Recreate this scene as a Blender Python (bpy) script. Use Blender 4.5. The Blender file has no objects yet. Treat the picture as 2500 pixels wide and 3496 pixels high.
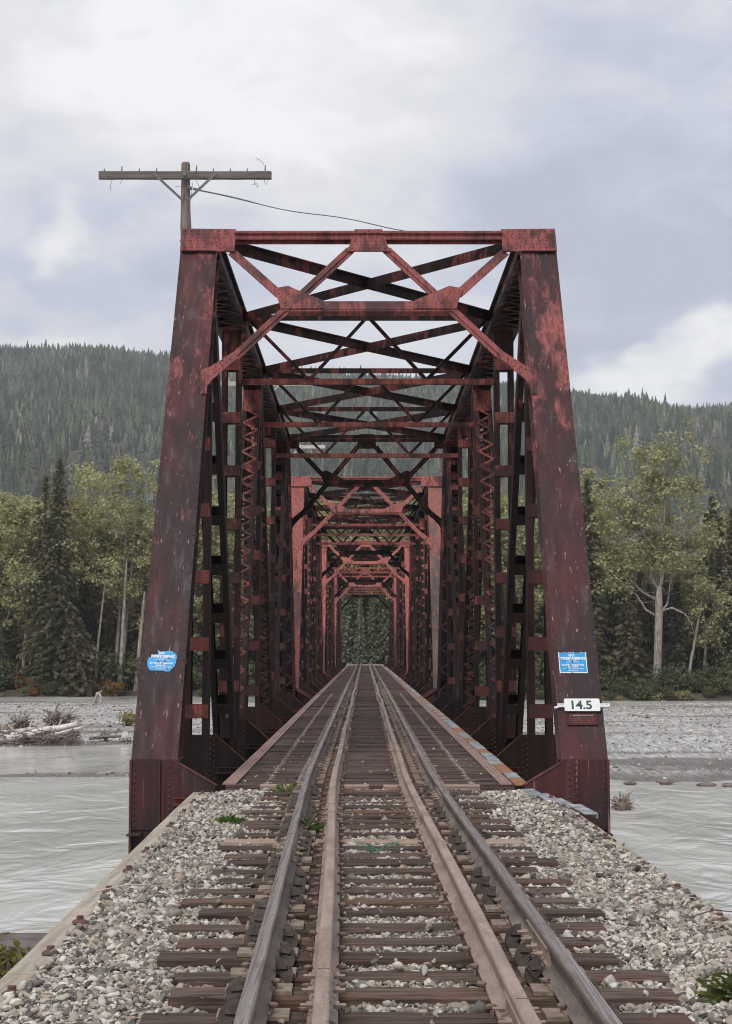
import bpy, bmesh, math, random
import numpy as np
from mathutils import Vector, Matrix

R = math.radians
random.seed(7)
scene = bpy.context.scene
COL = scene.collection

# ------------------------------------------------------------------ camera
FPX = 5500.0                                   # focal length in pixels of a 2500 px wide frame
PITCH = math.atan(467 / FPX)
CX, CZ = -0.062, 1.69
cam_d = bpy.data.cameras.new("camera")
cam = bpy.data.objects.new("camera", cam_d)
COL.objects.link(cam)
cam_d.sensor_fit = 'HORIZONTAL'
cam_d.sensor_width = 24.0
cam_d.lens = FPX / 2500 * 24.0
cam_d.clip_start = 0.2
cam_d.clip_end = 6000
cam.location = (CX, 0, CZ)
cam.rotation_euler = (R(90) + PITCH, 0, -5 / FPX)
scene.camera = cam

# ------------------------------------------------------------------ exposure
scene.view_settings.view_transform = 'Standard'
scene.view_settings.look = 'None'
scene.view_settings.exposure = 0.38
scene.view_settings.gamma = 1.0

# ------------------------------------------------------------------ node helpers
class NT:
    def __init__(self, tree):
        self.t = tree
        self.n = tree.nodes
        self.l = tree.links
    def new(self, typ, **kw):
        nd = self.n.new(typ)
        for k, v in kw.items():
            setattr(nd, k, v)
        return nd
    def link(self, a, b):
        self.l.new(a, b)
    def setin(self, sock, v):
        if isinstance(v, bpy.types.NodeSocket):
            self.link(v, sock)
        elif v is not None:
            if hasattr(sock, 'default_value'):
                dv = sock.default_value
                if hasattr(dv, '__len__') and not hasattr(v, '__len__'):
                    v = [v] * len(dv)
                elif hasattr(dv, '__len__') and len(dv) == 4 and len(v) == 3:
                    v = (*v, 1)
                sock.default_value = v
    def math(self, op, a, b=None, c=None, clamp=False):
        nd = self.new('ShaderNodeMath', operation=op, use_clamp=clamp)
        for i, v in enumerate((a, b, c)):
            if v is not None:
                self.setin(nd.inputs[i], v)
        return nd.outputs[0]
    def vmath(self, op, a, b=None):
        nd = self.new('ShaderNodeVectorMath', operation=op)
        self.setin(nd.inputs[0], a)
        if b is not None:
            self.setin(nd.inputs[1], b)
        return nd.outputs[1] if op in ('LENGTH', 'DOT_PRODUCT', 'DISTANCE') else nd.outputs[0]
    def mul(self, vec, s):
        return self.vmath('MULTIPLY', vec, s)
    def noise(self, vec, scale=1.0, detail=4.0, rough=0.55, dist=0.0):
        nd = self.new('ShaderNodeTexNoise')
        if vec is not None:
            self.link(vec, nd.inputs['Vector'])
        nd.inputs['Scale'].default_value = scale
        nd.inputs['Detail'].default_value = detail
        nd.inputs['Roughness'].default_value = rough
        nd.inputs['Distortion'].default_value = dist
        return nd.outputs['Fac']
    def smooth(self, x, lo, hi, a=0.0, b=1.0):
        nd = self.new('ShaderNodeMapRange', interpolation_type='SMOOTHSTEP')
        self.setin(nd.inputs[0], x)
        nd.inputs[1].default_value = lo
        nd.inputs[2].default_value = hi
        nd.inputs[3].default_value = a
        nd.inputs[4].default_value = b
        return nd.outputs[0]
    def mix(self, fac, a, b, blend='MIX'):
        nd = self.new('ShaderNodeMix', data_type='RGBA', blend_type=blend)
        self.setin(nd.inputs[0], fac)
        self.setin(nd.inputs[6], a)
        self.setin(nd.inputs[7], b)
        return nd.outputs[2]
    def ramp(self, fac, stops, interp='LINEAR'):
        nd = self.new('ShaderNodeValToRGB')
        cr = nd.color_ramp
        cr.interpolation = interp
        while len(cr.elements) < len(stops):
            cr.elements.new(0.5)
        for e, (p, c) in zip(cr.elements, stops):
            e.position = p
            e.color = (*c, 1) if len(c) == 3 else c
        self.setin(nd.inputs[0], fac)
        return nd.outputs[0]
    def bump(self, height, strength=0.3, dist=0.01):
        nd = self.new('ShaderNodeBump')
        nd.inputs['Strength'].default_value = strength
        nd.inputs['Distance'].default_value = dist
        self.link(height, nd.inputs['Height'])
        return nd.outputs[0]
    def pos(self):
        return self.new('ShaderNodeNewGeometry').outputs['Position']
    def obj(self):
        return self.new('ShaderNodeTexCoord').outputs['Object']
    def island(self):
        return self.new('ShaderNodeNewGeometry').outputs['Random Per Island']
    def orand(self):
        return self.new('ShaderNodeObjectInfo').outputs['Random']

def material(name):
    m = bpy.data.materials.new(name)
    m.use_nodes = True
    t = NT(m.node_tree)
    b = m.node_tree.nodes['Principled BSDF']
    return m, t, b

def simple(name, color, rough=0.7, metal=0.0, vary=0.25, scale=8.0, bump=0.0, stretch=(1, 1, 1)):
    m, t, b = material(name)
    p = t.mul(t.pos(), stretch)
    n = t.noise(p, scale, 5)
    c2 = tuple(v * (1 - vary) for v in color)
    c1 = tuple(min(1, v * (1 + vary)) for v in color)
    t.setin(b.inputs['Base Color'], t.mix(t.smooth(n, .3, .7), c2, c1))
    b.inputs['Roughness'].default_value = rough
    b.inputs['Metallic'].default_value = metal
    if bump:
        t.link(t.bump(n, bump, .01), b.inputs['Normal'])
    return m

# ------------------------------------------------------------------ sky and sun
SUN_EL, SUN_AZ = R(50), R(205)                 # high, behind the camera and to the left, well veiled
world = bpy.data.worlds.new("World")
scene.world = world
world.use_nodes = True
w = NT(world.node_tree)
bg = world.node_tree.nodes['Background']
sky = w.new('ShaderNodeTexSky')
sky.sky_type = 'NISHITA'
sky.sun_disc = False
sky.sun_elevation = SUN_EL
sky.sun_rotation = SUN_AZ
blue = w.mul(sky.outputs[0], (.1, .1, .1))
d = w.new('ShaderNodeTexCoord').outputs['Generated']
warp = w.new('ShaderNodeTexNoise')
w.link(w.mul(d, (5.0, 5.0, 8.0)), warp.inputs['Vector'])
warp.inputs['Scale'].default_value = 1.0
warp.inputs['Detail'].default_value = 6.0
warp.inputs['Roughness'].default_value = .55
wv = w.vmath('SUBTRACT', warp.outputs['Color'], (.5, .5, .5))
dw = w.vmath('ADD', d, w.mul(wv, (.26, .0, .20)))
# cloud masses: (azimuth, elevation, half-width, half-height, weight) in radians
BLOBS = [(-.05, .36, .26, .13, .30), (.02, .285, .20, .045, .16), (-.175, .30, .10, .08, .16),
         (.19, .235, .12, .075, -.34), (.15, .345, .09, .09, -.20), (-.16, .235, .13, .06, -.32), (.17, .195, .10, .03, -.14),
         (-.192, .247, .022, .024, .42), (.20, .163, .12, .022, .55), (.145, .178, .05, .012, .25),
         (-.02, .19, .12, .05, .04), (-.18, .178, .07, .012, .20)]
val = w.noise(w.mul(d, (6.0, 6.0, 13.0)), 1.0, 7, .52, .6)
val = w.math('MULTIPLY_ADD', val, 1.15, -.10)
fine = w.noise(w.mul(d, (17, 17, 34)), 1.0, 6, .58, 1.0)
val = w.math('MULTIPLY_ADD', fine, .42, w.math('ADD', val, -.21))
for (a, e, sa, se, wt) in BLOBS:
    q = w.mul(w.vmath('SUBTRACT', dw, (a, 0, e)), (1 / sa, 0, 1 / se))
    val = w.math('MULTIPLY_ADD', w.smooth(w.vmath('LENGTH', q), .15, 1.25, 1, 0), wt, val)
cloud = w.ramp(val, [(.14, (.415, .435, .515)), (.34, (.50, .52, .605)), (.50, (.59, .60, .648)),
                     (.66, (.665, .667, .683)), (.90, (.80, .80, .805))])
skycol = w.mix(.93, blue, cloud)
w.link(skycol, bg.inputs['Color'])
bg.inputs['Strength'].default_value = 1.0

sun_d = bpy.data.lights.new("sun", 'SUN')
sun_d.energy = 1.5
sun_d.angle = R(14)
sun_d.color = (1.0, .96, .90)
sun = bpy.data.objects.new("sun", sun_d)
COL.objects.link(sun)
# light travels from the sun towards the scene
sd = Vector((math.sin(SUN_AZ) * math.cos(SUN_EL), math.cos(SUN_AZ) * math.cos(SUN_EL), math.sin(SUN_EL)))
sun.rotation_euler = (-sd).to_track_quat('-Z', 'Y').to_euler()
sun.location = (0, -20, 60)

# ------------------------------------------------------------------ mesh helpers
class MB:
    def __init__(self):
        self.v, self.f, self.m = [], [], []
    def add(self, vs, fs, mi=0):
        o = len(self.v)
        self.v.extend(tuple(p) for p in vs)
        for f in fs:
            self.f.append([i + o for i in f])
            self.m.append(mi)
        return self
    def box(self, c, s, rot=None, mi=0):
        x, y, z = s[0] / 2, s[1] / 2, s[2] / 2
        vs = [Vector((a * x, b * y, e * z)) for e in (-1, 1) for b in (-1, 1) for a in (-1, 1)]
        if rot is not None:
            vs = [rot @ p for p in vs]
        c = Vector(c)
        return self.add([p + c for p in vs], [(0, 2, 3, 1), (4, 5, 7, 6), (0, 1, 5, 4), (2, 6, 7, 3), (0, 4, 6, 2), (1, 3, 7, 5)], mi)
    def bar(self, p0, p1, prof, up=(0, 0, 1), mi=0):
        p0, p1 = Vector(p0), Vector(p1)
        dd = (p1 - p0).normalized()
        side = dd.cross(Vector(up)).normalized()
        u2 = side.cross(dd)
        n = len(prof)
        a = [p0 + side * u + u2 * v for u, v in prof]
        b = [p1 + side * u + u2 * v for u, v in prof]
        fs = [(i, (i + 1) % n, n + (i + 1) % n, n + i) for i in range(n)]
        fs += [tuple(range(n))[::-1], tuple(range(n, 2 * n))]
        return self.add(a + b, fs, mi)
    def plate(self, pts, nrm, th, mi=0):
        """flat polygon given by 3-D points, thickened along nrm"""
        nv = Vector(nrm).normalized() * th
        pts = [Vector(p) for p in pts]
        n = len(pts)
        fs = [tuple(range(n))[::-1], tuple(range(n, 2 * n))] + [(i, (i + 1) % n, n + (i + 1) % n, n + i) for i in range(n)]
        return self.add(pts + [p + nv for p in pts], fs, mi)
    def rivet(self, c, nrm, r=.018, h=.014, mi=0):
        nv = Vector(nrm).normalized()
        a = nv.orthogonal().normalized()
        b = nv.cross(a)
        c = Vector(c)
        k = 6
        ring = [c + (a * math.cos(i * 2 * math.pi / k) + b * math.sin(i * 2 * math.pi / k)) * r for i in range(k)]
        ring2 = [c + nv * h * .8 + (p - c) * .62 for p in ring]
        vs = ring + ring2 + [c + nv * h]
        fs = [(i, (i + 1) % k, k + (i + 1) % k, k + i) for i in range(k)] + [(k + i, k + (i + 1) % k, 2 * k) for i in range(k)]
        return self.add(vs, fs, mi)
    def tube(self, pts, rads, k=7, mi=0, cap=True, jit=0.0, rng=None):
        pts = [Vector(p) for p in pts]
        n = len(pts)
        vs, fs = [], []
        for i, p in enumerate(pts):
            t = (pts[min(i + 1, n - 1)] - pts[max(i - 1, 0)]).normalized()
            a = t.cross(Vector((.31, .17, .93))).normalized()
            b = t.cross(a)
            for j in range(k):
                an = 2 * math.pi * j / k
                r = rads[i] * (1 + (rng.uniform(-jit, jit) if rng else 0))
                vs.append(p + (a * math.cos(an) + b * math.sin(an)) * r)
        for i in range(n - 1):
            for j in range(k):
                fs.append((i * k + j, i * k + (j + 1) % k, (i + 1) * k + (j + 1) % k, (i + 1) * k + j))
        if cap:
            fs += [tuple(range(k))[::-1], tuple(range((n - 1) * k, n * k))]
        return self.add(vs, fs, mi)
    def build(self, name, mats, parent=None, smooth=False):
        me = bpy.data.meshes.new(name)
        me.from_pydata(self.v, [], self.f)
        if not isinstance(mats, (list, tuple)):
            mats = [mats]
        for mm in mats:
            me.materials.append(mm)
        if len(mats) > 1:
            me.polygons.foreach_set('material_index', self.m)
        if smooth:
            me.polygons.foreach_set('use_smooth', [True] * len(me.polygons))
        me.update()
        return link(name, me, parent)

def link(name, me, parent=None):
    o = bpy.data.objects.new(name, me)
    COL.objects.link(o)
    if parent is not None:
        o.parent = parent
    return o

def np_mesh(name, verts, faces, mats, parent=None, smooth=False, mi=None, color=None):
    verts = np.ascontiguousarray(verts, np.float32).reshape(-1, 3)
    faces = np.ascontiguousarray(faces, np.int32)
    nf, k = faces.shape
    me = bpy.data.meshes.new(name)
    me.vertices.add(len(verts))
    me.vertices.foreach_set('co', verts.ravel())
    me.loops.add(nf * k)
    me.loops.foreach_set('vertex_index', faces.ravel())
    me.polygons.add(nf)
    me.polygons.foreach_set('loop_start', np.arange(0, nf * k, k, dtype=np.int32))
    if not isinstance(mats, (list, tuple)):
        mats = [mats]
    for mm in mats:
        me.materials.append(mm)
    if mi is not None:
        me.polygons.foreach_set('material_index', np.asarray(mi, np.int32))
    if smooth:
        me.polygons.foreach_set('use_smooth', np.ones(nf, bool))
    me.update(calc_edges=True)
    if color is not None:
        ca = me.color_attributes.new('tint', 'FLOAT_COLOR', 'POINT')
        ca.data.foreach_set('color', np.ascontiguousarray(color, np.float32).ravel())
    return link(name, me, parent)

def tag(o, label=None, cat=None, group=None, kind=None):
    if label:
        o['label'] = label
    if cat:
        o['category'] = cat
    if group:
        o['group'] = group
    if kind:
        o['kind'] = kind
    return o

def thing(name, label, cat, loc=(0, 0, 0), rz=0.0, group=None):
    o = bpy.data.objects.new(name, None)
    COL.objects.link(o)
    o.location = loc
    o.rotation_euler = (0, 0, rz)
    o.empty_display_size = .3
    return tag(o, label, cat, group)

def dup(root, loc=None, rz=None, label=None, group=None, scale=None, swap=None):
    """copy of a thing with copies of its parts and sub-parts (mesh data shared)"""
    def cp(o, parent):
        c = o.copy()
        COL.objects.link(c)
        if parent is not None:
            c.parent = parent
        if swap and o.type == 'MESH':
            for s in c.material_slots:
                if s.material in swap:
                    nm = swap[s.material]
                    s.link = 'OBJECT'
                    s.material = nm
        for ch in kids.get(o, ()):
            cp(ch, c)
        return c
    kids = {}
    todo = [root]
    while todo:
        o = todo.pop()
        kids[o] = list(o.children)
        todo += kids[o]
    r = cp(root, None)
    if loc is not None:
        r.location = loc
    if rz is not None:
        r.rotation_euler = (r.rotation_euler[0], r.rotation_euler[1], rz)
    if scale is not None:
        r.scale = scale
    if label:
        r['label'] = label
    if group:
        r['group'] = group
    return r

def rect(w_, h_, cu=0, cv=0):
    return [(cu - w_ / 2, cv - h_ / 2), (cu + w_ / 2, cv - h_ / 2), (cu + w_ / 2, cv + h_ / 2), (cu - w_ / 2, cv + h_ / 2)]
def chan(b, h, t, open_dir=1, cu=0, cv=0):
    """channel: web vertical (along v), flanges reaching in +u*open_dir"""
    s = open_dir
    p = [(0, -h / 2), (b * s, -h / 2), (b * s, -h / 2 + t), (t * s, -h / 2 + t), (t * s, h / 2 - t), (b * s, h / 2 - t), (b * s, h / 2), (0, h / 2)]
    return [(u + cu, v + cv) for u, v in p]
def angle(a, b, t, su=1, sv=1, cu=0, cv=0):
    return [(u * su + cu, v * sv + cv) for u, v in [(0, 0), (a, 0), (a, t), (t, t), (t, b), (0, b)]]
def tee(wd, h, t, s=1):
    return [(-wd / 2, 0), (wd / 2, 0), (wd / 2, t * s), (t / 2, t * s), (t / 2, h * s), (-t / 2, h * s), (-t / 2, t * s), (-wd / 2, t * s)]

def lerp(a, b, t):
    return a + (b - a) * t

# ------------------------------------------------------------------ materials
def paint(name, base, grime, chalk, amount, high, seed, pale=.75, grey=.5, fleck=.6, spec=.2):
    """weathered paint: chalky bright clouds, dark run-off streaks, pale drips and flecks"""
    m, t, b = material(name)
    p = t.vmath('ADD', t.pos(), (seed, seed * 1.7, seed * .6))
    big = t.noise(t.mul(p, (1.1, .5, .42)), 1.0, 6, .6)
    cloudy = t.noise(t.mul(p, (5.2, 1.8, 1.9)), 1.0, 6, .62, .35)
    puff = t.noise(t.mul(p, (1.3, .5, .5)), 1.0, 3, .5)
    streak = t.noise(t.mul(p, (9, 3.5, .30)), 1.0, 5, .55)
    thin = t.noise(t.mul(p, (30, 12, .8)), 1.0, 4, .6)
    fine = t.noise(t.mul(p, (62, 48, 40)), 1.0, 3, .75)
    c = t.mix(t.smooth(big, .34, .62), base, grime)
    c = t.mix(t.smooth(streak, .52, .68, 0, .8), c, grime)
    c = t.mix(t.smooth(streak, .44, .30, 0, grey), c, (.105, .078, .092))
    zc = t.new('ShaderNodeSeparateXYZ')
    t.link(t.pos(), zc.inputs[0])
    thr = t.math('MULTIPLY_ADD', puff, .55, t.math('MULTIPLY', cloudy, .72))
    hi = t.smooth(zc.outputs[2], 1.2, high, 0, .185)
    cm = t.smooth(t.math('ADD', thr, hi), .735 - amount, .87 - amount)
    cm = t.math('MULTIPLY', cm, t.smooth(thin, .66, .40, .25, 1.0))
    c = t.mix(cm, c, chalk)
    run = t.noise(t.mul(p, (30, 12, .75)), 1.0, 3, .5)
    c = t.mix(t.smooth(run, .655, .76, 0, pale), c, (.36, .27, .235))
    c = t.mix(t.smooth(fine, .60, .72, 0, fleck), c, t.mix(.45, chalk, (.36, .07, .08)))
    c = t.mix(t.smooth(fine, .42, .30, 0, .5), c, grime)
    t.setin(b.inputs['Base Color'], c)
    t.setin(b.inputs['Roughness'], t.smooth(streak, .3, .7, .50, .70))
    b.inputs['Specular IOR Level'].default_value = spec
    t.link(t.bump(fine, .25, .004), b.inputs['Normal'])
    return m

M = {}
M['paint'] = paint('weathered_maroon_paint', (.080, .0255, .0265), (.034, .0245, .026), (.285, .090, .082), -.065, 5.8, 3.1, .85, .5, .5)
M['brace'] = paint('salmon_red_brace_paint', (.145, .040, .039), (.062, .030, .030), (.265, .076, .069), .03, 9.0, 5.7, .5, .25)
M['paint_inner'] = paint('grimy_shade_dark_paint', (.031, .0130, .0120), (.0085, .0074, .0073), (.155, .044, .039), -.085, 8.0, 9.4, .12, .06, .15, .10)  # grimy paint, darkened further to put the truss's inner shade into the colour
M['paint_red'] = paint('chalky_red_paint', (.135, .040, .036), (.046, .026, .025), (.33, .100, .086), .045, 5.0, 15.2, .35, .3)
M['paint_pink'] = paint('faded_red_paint', (.22, .058, .050), (.070, .031, .029), (.39, .120, .098), .07, 5.0, 21.7, .3, .2)
M['paint_peel'] = paint('peeled_grey_red_paint', (.15, .10, .085), (.070, .058, .053), (.30, .10, .08), .03, 7.0, 31.7, .9, .9)
M['batten'] = paint('rusted_red_plate', (.105, .031, .027), (.030, .017, .016), (.225, .064, .051), .02, 8.0, 27.0, .2, .1, .3, .15)

def wood(name, c_dark, c_light, c_warm, warm_amt, grain=(2.0, 42, 42), rough=.82, bump=.5):
    m, t, b = material(name)
    o = t.obj()
    rnd = t.orand()
    off = t.new('ShaderNodeCombineXYZ')
    t.link(t.math('MULTIPLY', rnd, 37.0), off.inputs[0])
    t.link(t.math('MULTIPLY', rnd, 11.0), off.inputs[2])
    p = t.vmath('ADD', o, off.outputs[0])
    g = t.noise(t.mul(p, grain), 1.0, 5, .6, .25)
    big = t.noise(t.mul(p, (1.6, 3, 3)), 1.0, 4, .6)
    c = t.mix(t.smooth(g, .32, .68), c_dark, c_light)
    c = t.mix(t.smooth(big, .46, .70, 0, warm_amt), c, c_warm)
    c = t.mix(t.smooth(rnd, 0, 1, 0, .55), c, tuple(v * .6 for v in c_dark))
    crack = t.noise(t.mul(p, (1.2, 70, 70)), 1.0, 2, .5)
    c = t.mix(t.smooth(crack, .36, .30, 0, .8), c, (.015, .011, .009))
    t.setin(b.inputs['Base Color'], c)
    b.inputs['Roughness'].default_value = rough
    b.inputs['Specular IOR Level'].default_value = .25
    t.link(t.bump(g, bump, .008), b.inputs['Normal'])
    return m
M['tie'] = wood('creosoted_tie_wood', (.040, .026, .021), (.185, .127, .100), (.20, .100, .054), .38)
M['tie_pale'] = wood('pale_new_tie_wood', (.34, .24, .19), (.62, .49, .41), (.52, .30, .16), .45)
M['deck'] = wood('bridge_tie_wood', (.040, .026, .024), (.170, .118, .106), (.18, .10, .06), .40)
M['timber'] = wood('grey_brown_timber', (.30, .255, .20), (.47, .42, .345), (.36, .30, .21), .5, (24, 1.4, 24))
M['pole'] = wood('bleached_pole_wood', (.16, .13, .11), (.38, .325, .28), (.30, .26, .22), .3, (30, 30, 1.6))
M['arm'] = wood('grey_crossarm_wood', (.13, .115, .10), (.31, .28, .25), (.25, .2, .17), .3, (1.6, 40, 40))
M['arm_pale'] = wood('bleached_crossarm_wood', (.5, .46, .42), (.72, .68, .64), (.6, .55, .5), .3, (1.6, 40, 40))

def rail_mat():
    m, t, b = material('rusty_rail_steel')
    p = t.pos()
    n1 = t.noise(t.mul(p, (7, 1.6, 7)), 1.0, 6, .62)
    n2 = t.noise(t.mul(p, (60, 25, 60)), 1.0, 3, .6)
    rnd = t.orand()
    c = t.mix(t.smooth(n1, .3, .7), (.205, .148, .115), (.365, .282, .232))
    c = t.mix(t.smooth(n2, .55, .75, 0, .6), c, (.52, .42, .355))
    c = t.mix(t.smooth(n1, .60, .72, 0, .5), c, (.34, .16, .10))
    t.setin(b.inputs['Base Color'], c)
    b.inputs['Roughness'].default_value = .68
    t.link(t.bump(n2, .2, .003), b.inputs['Normal'])
    return m
M['rail'] = rail_mat()
def rail_side():
    m, t, b = material('brown_running_rail_side')
    p = t.pos()
    n1 = t.noise(t.mul(p, (9, 2.2, 9)), 1.0, 6, .62)
    c = t.mix(t.smooth(n1, .3, .7), (.105, .080, .068), (.235, .187, .160))
    c = t.mix(t.smooth(n1, .62, .74, 0, .5), c, (.26, .14, .085))
    t.setin(b.inputs['Base Color'], c)
    b.inputs['Roughness'].default_value = .6
    return m
M['rail_side'] = rail_side()
def rail_top():
    m, t, b = material('worn_rail_head')
    p = t.pos()
    n = t.noise(t.mul(p, (95, .9, 30)), 1.0, 4, .6)
    n2 = t.noise(t.mul(p, (20, 5, 20)), 1.0, 5, .6)
    f = t.smooth(n, .38, .62)
    c = t.mix(f, (.15, .105, .09), (.56, .525, .50))
    c = t.mix(t.smooth(n2, .55, .7, 0, .45), c, (.22, .14, .12))
    t.setin(b.inputs['Base Color'], c)
    t.setin(b.inputs['Metallic'], t.smooth(n, .36, .62, .25, .9))
    t.setin(b.inputs['Roughness'], t.smooth(n, .3, .7, .5, .27))
    return m
M['rail_top'] = rail_top()
M['anchor'] = simple('dark_anchor_steel', (.075, .060, .052), .6, .3, .35, 30)
M['tieplate'] = simple('dusty_tie_plate_steel', (.27, .205, .16), .7, 0, .3, 22)
M['spike'] = simple('rusty_spike_steel', (.20, .135, .11), .65, 0, .3, 30)
M['bolt'] = simple('dark_rust_bolt', (.11, .055, .044), .7, 0, .3, 30)
M['strap'] = simple('rusty_brown_strap_steel', (.30, .19, .158), .65, 0, .22, 9, .1)
M['hole'] = simple('dark_bolt_hole', (.03, .022, .02), .9)
M['trough_white'] = simple('weathered_white_sheet', (.27, .29, .30), .6, 0, .45, 7)
M['trough_orange'] = simple('rust_orange_sheet', (.30, .135, .058), .65, 0, .3, 7)
M['concrete'] = simple('weathered_concrete', (.12, .105, .092), .85, 0, .4, 4, .4)
M['galv'] = simple('galvanised_strut', (.62, .62, .60), .45, .3, .08, 12)
M['darkdot'] = simple('dark_hole', (.04, .04, .04), .8)
M['wire'] = simple('dark_wire', (.10, .095, .095), .6)
M['hardware'] = simple('grey_iron_hardware', (.17, .165, .16), .5, .4, .2, 20)

def flat(name, c, rough=.45, vary=.08):
    return simple(name, c, rough, 0, vary, 25)
M['sign_blue'] = flat('blue_sign_paint', (.006, .27, .60), .45, .18)
M['sign_white'] = flat('white_sign_paint', (.70, .71, .71), .4, .06)
M['sign_ink'] = flat('dark_green_ink', (.012, .030, .036), .5)
M['plaque'] = paint('plaque_paint', (.075, .022, .021), (.06, .02, .02), (.22, .05, .045), .0, 8.0, 33.0, .2)
M['plaque_letter'] = simple('worn_raised_letters', (.20, .05, .045), .6, 0, .3, 60)
M['plaque_pale'] = simple('pale_worn_letters', (.28, .22, .20), .6, 0, .3, 60)

def stone_mat(name, stops):
    m, t, b = material(name)
    i = t.island()
    n = t.noise(t.mul(t.pos(), (70, 70, 70)), 1.0, 4, .65)
    n2 = t.noise(t.mul(t.pos(), (.8, .8, .8)), 1.0, 3, .5)
    c = t.ramp(i, stops, 'LINEAR')
    c = t.mix(t.smooth(n, .35, .7, 0, .45), c, t.mix(.5, c, (.16, .15, .14)))
    c = t.mix(t.smooth(n2, .42, .62, 0, .30), c, t.mix(.6, c, (.10, .085, .07)))
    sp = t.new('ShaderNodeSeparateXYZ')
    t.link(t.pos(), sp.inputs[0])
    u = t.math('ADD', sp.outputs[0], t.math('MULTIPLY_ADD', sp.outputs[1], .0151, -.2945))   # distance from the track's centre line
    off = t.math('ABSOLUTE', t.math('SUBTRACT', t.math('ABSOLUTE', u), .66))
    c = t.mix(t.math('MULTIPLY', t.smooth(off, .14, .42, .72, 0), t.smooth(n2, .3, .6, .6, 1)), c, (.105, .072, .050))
    t.setin(b.inputs['Base Color'], c)
    b.inputs['Roughness'].default_value = .75
    b.inputs['Specular IOR Level'].default_value = .3
    t.link(t.bump(n, .5, .004), b.inputs['Normal'])
    return m
M['stone'] = stone_mat('ballast_stone', [(0, (.060, .054, .048)), (.16, (.14, .128, .113)), (.34, (.25, .228, .195)), (.48, (.36, .295, .225)),
                                         (.62, (.42, .385, .33)), (.80, (.57, .53, .465)), (.93, (.72, .68, .61)), (1, (.36, .235, .155))])
M['bed'] = simple('gravel_bed_dirt', (.085, .072, .058), .95, 0, .5, 25, 1.0)

def bar_mat():
    m, t, b = material('river_gravel')
    p = t.pos()
    peb = t.noise(t.mul(p, (1, .09, 1)), 5.0, 5, .85)
    peb2 = t.noise(t.mul(p, (1, .09, 1)), 1.2, 5, .78)
    band = t.noise(t.mul(p, (.035, .16, 1)), 1.0, 4, .6, .4)
    c = t.mix(t.smooth(peb, .30, .70), (.09, .086, .082), (.78, .765, .74))
    c = t.mix(t.smooth(peb2, .36, .56, .7, 0), c, (.31, .295, .28))
    c = t.mix(t.smooth(band, .53, .64, 0, .85), c, t.mix(peb, (.075, .066, .062), (.22, .20, .185)))
    sx = t.new('ShaderNodeSeparateXYZ')
    t.link(p, sx.inputs[0])
    wet = t.smooth(t.math('ADD', sx.outputs[2], t.math('MULTIPLY', peb2, .10)), -3.88, -3.73, 1, 0)
    c = t.mix(t.math('MULTIPLY', wet, .85), c, t.mix(peb, (.07, .061, .057), (.20, .18, .168)))
    t.setin(b.inputs['Base Color'], c)
    b.inputs['Roughness'].default_value = .9
    t.link(t.bump(peb, .7, .10), b.inputs['Normal'])
    return m
M['bar'] = bar_mat()

def water_mat():
    m, t, b = material('silty_river_water')
    p = t.pos()
    w1 = t.noise(t.mul(p, (.55, .32, 1)), 1.0, 3, .5, .9)
    w2 = t.noise(t.mul(p, (1.1, .55, 1)), 1.0, 2, .5, .6)
    w3 = t.noise(t.mul(p, (.07, .035, 1)), 1.0, 3, .5, .6)
    w4 = t.noise(t.mul(p, (.16, .05, 1)), 1.0, 3, .55, 1.2)
    c = t.mix(t.smooth(w3, .35, .65), (.58, .575, .545), (.72, .715, .68))
    c = t.mix(t.smooth(w4, .58, .74, 0, .4), c, (.74, .735, .71))
    t.setin(b.inputs['Base Color'], c)
    t.setin(b.inputs['Roughness'], t.smooth(w3, .35, .65, .07, .16))
    b.inputs['IOR'].default_value = 1.33
    h = t.math('ADD', t.math('MULTIPLY', w1, 1.0), t.math('MULTIPLY', w2, .16))
    t.link(t.bump(h, .34, .36), b.inputs['Normal'])
    return m
M['water'] = water_mat()
M['groundm'] = simple('forest_floor', (.060, .055, .035), .95, 0, .45, .25)
M['hillm'] = simple('hill_soil', (.035, .040, .030), .95, 0, .4, .02)

def leaf_mat(name, stops, trans=.38):
    m, t, b = material(name)
    i = t.island()
    n = t.noise(t.pos(), .35, 3, .5)
    c = t.ramp(t.math('MULTIPLY_ADD', n, .75, t.math('MULTIPLY_ADD', i, .34, -.02)), stops)
    o = t.orand()
    c = t.mix(t.smooth(o, 0, 1, 0, .35), c, t.mix(.5, c, (.05, .06, .035)))
    t.setin(b.inputs['Base Color'], c)
    b.inputs['Roughness'].default_value = .65
    b.inputs['Specular IOR Level'].default_value = .2
    tl = t.new('ShaderNodeBsdfTranslucent')          # light passing through the leaves
    t.setin(tl.inputs['Color'], c)
    mx = t.new('ShaderNodeMixShader')
    mx.inputs[0].default_value = trans
    t.link(b.outputs[0], mx.inputs[1])
    t.link(tl.outputs[0], mx.inputs[2])
    t.link(mx.outputs[0], m.node_tree.nodes['Material Output'].inputs['Surface'])
    return m
M['spruce'] = leaf_mat('spruce_needles', [(.1, (.052, .055, .032)), (.42, (.120, .118, .066)), (.72, (.21, .195, .112)), (1, (.32, .28, .17))])
M['spruce_light'] = leaf_mat('brightened_spruce_needles', [(.1, (.12, .145, .088)), (.42, (.23, .26, .165)), (.72, (.34, .365, .245)), (1, (.44, .44, .32))])  # spruce copy with light put into its colour, for shaded trees beyond the bridge
M['spruce_brown'] = leaf_mat('browning_spruce_needles', [(.1, (.060, .055, .034)), (.45, (.125, .118, .072)), (.75, (.20, .175, .105)), (1, (.29, .21, .12))])
M['cotton'] = leaf_mat('cottonwood_leaves', [(.1, (.16, .168, .078)), (.42, (.35, .352, .172)), (.72, (.53, .515, .275)), (1, (.68, .64, .40))])
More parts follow.
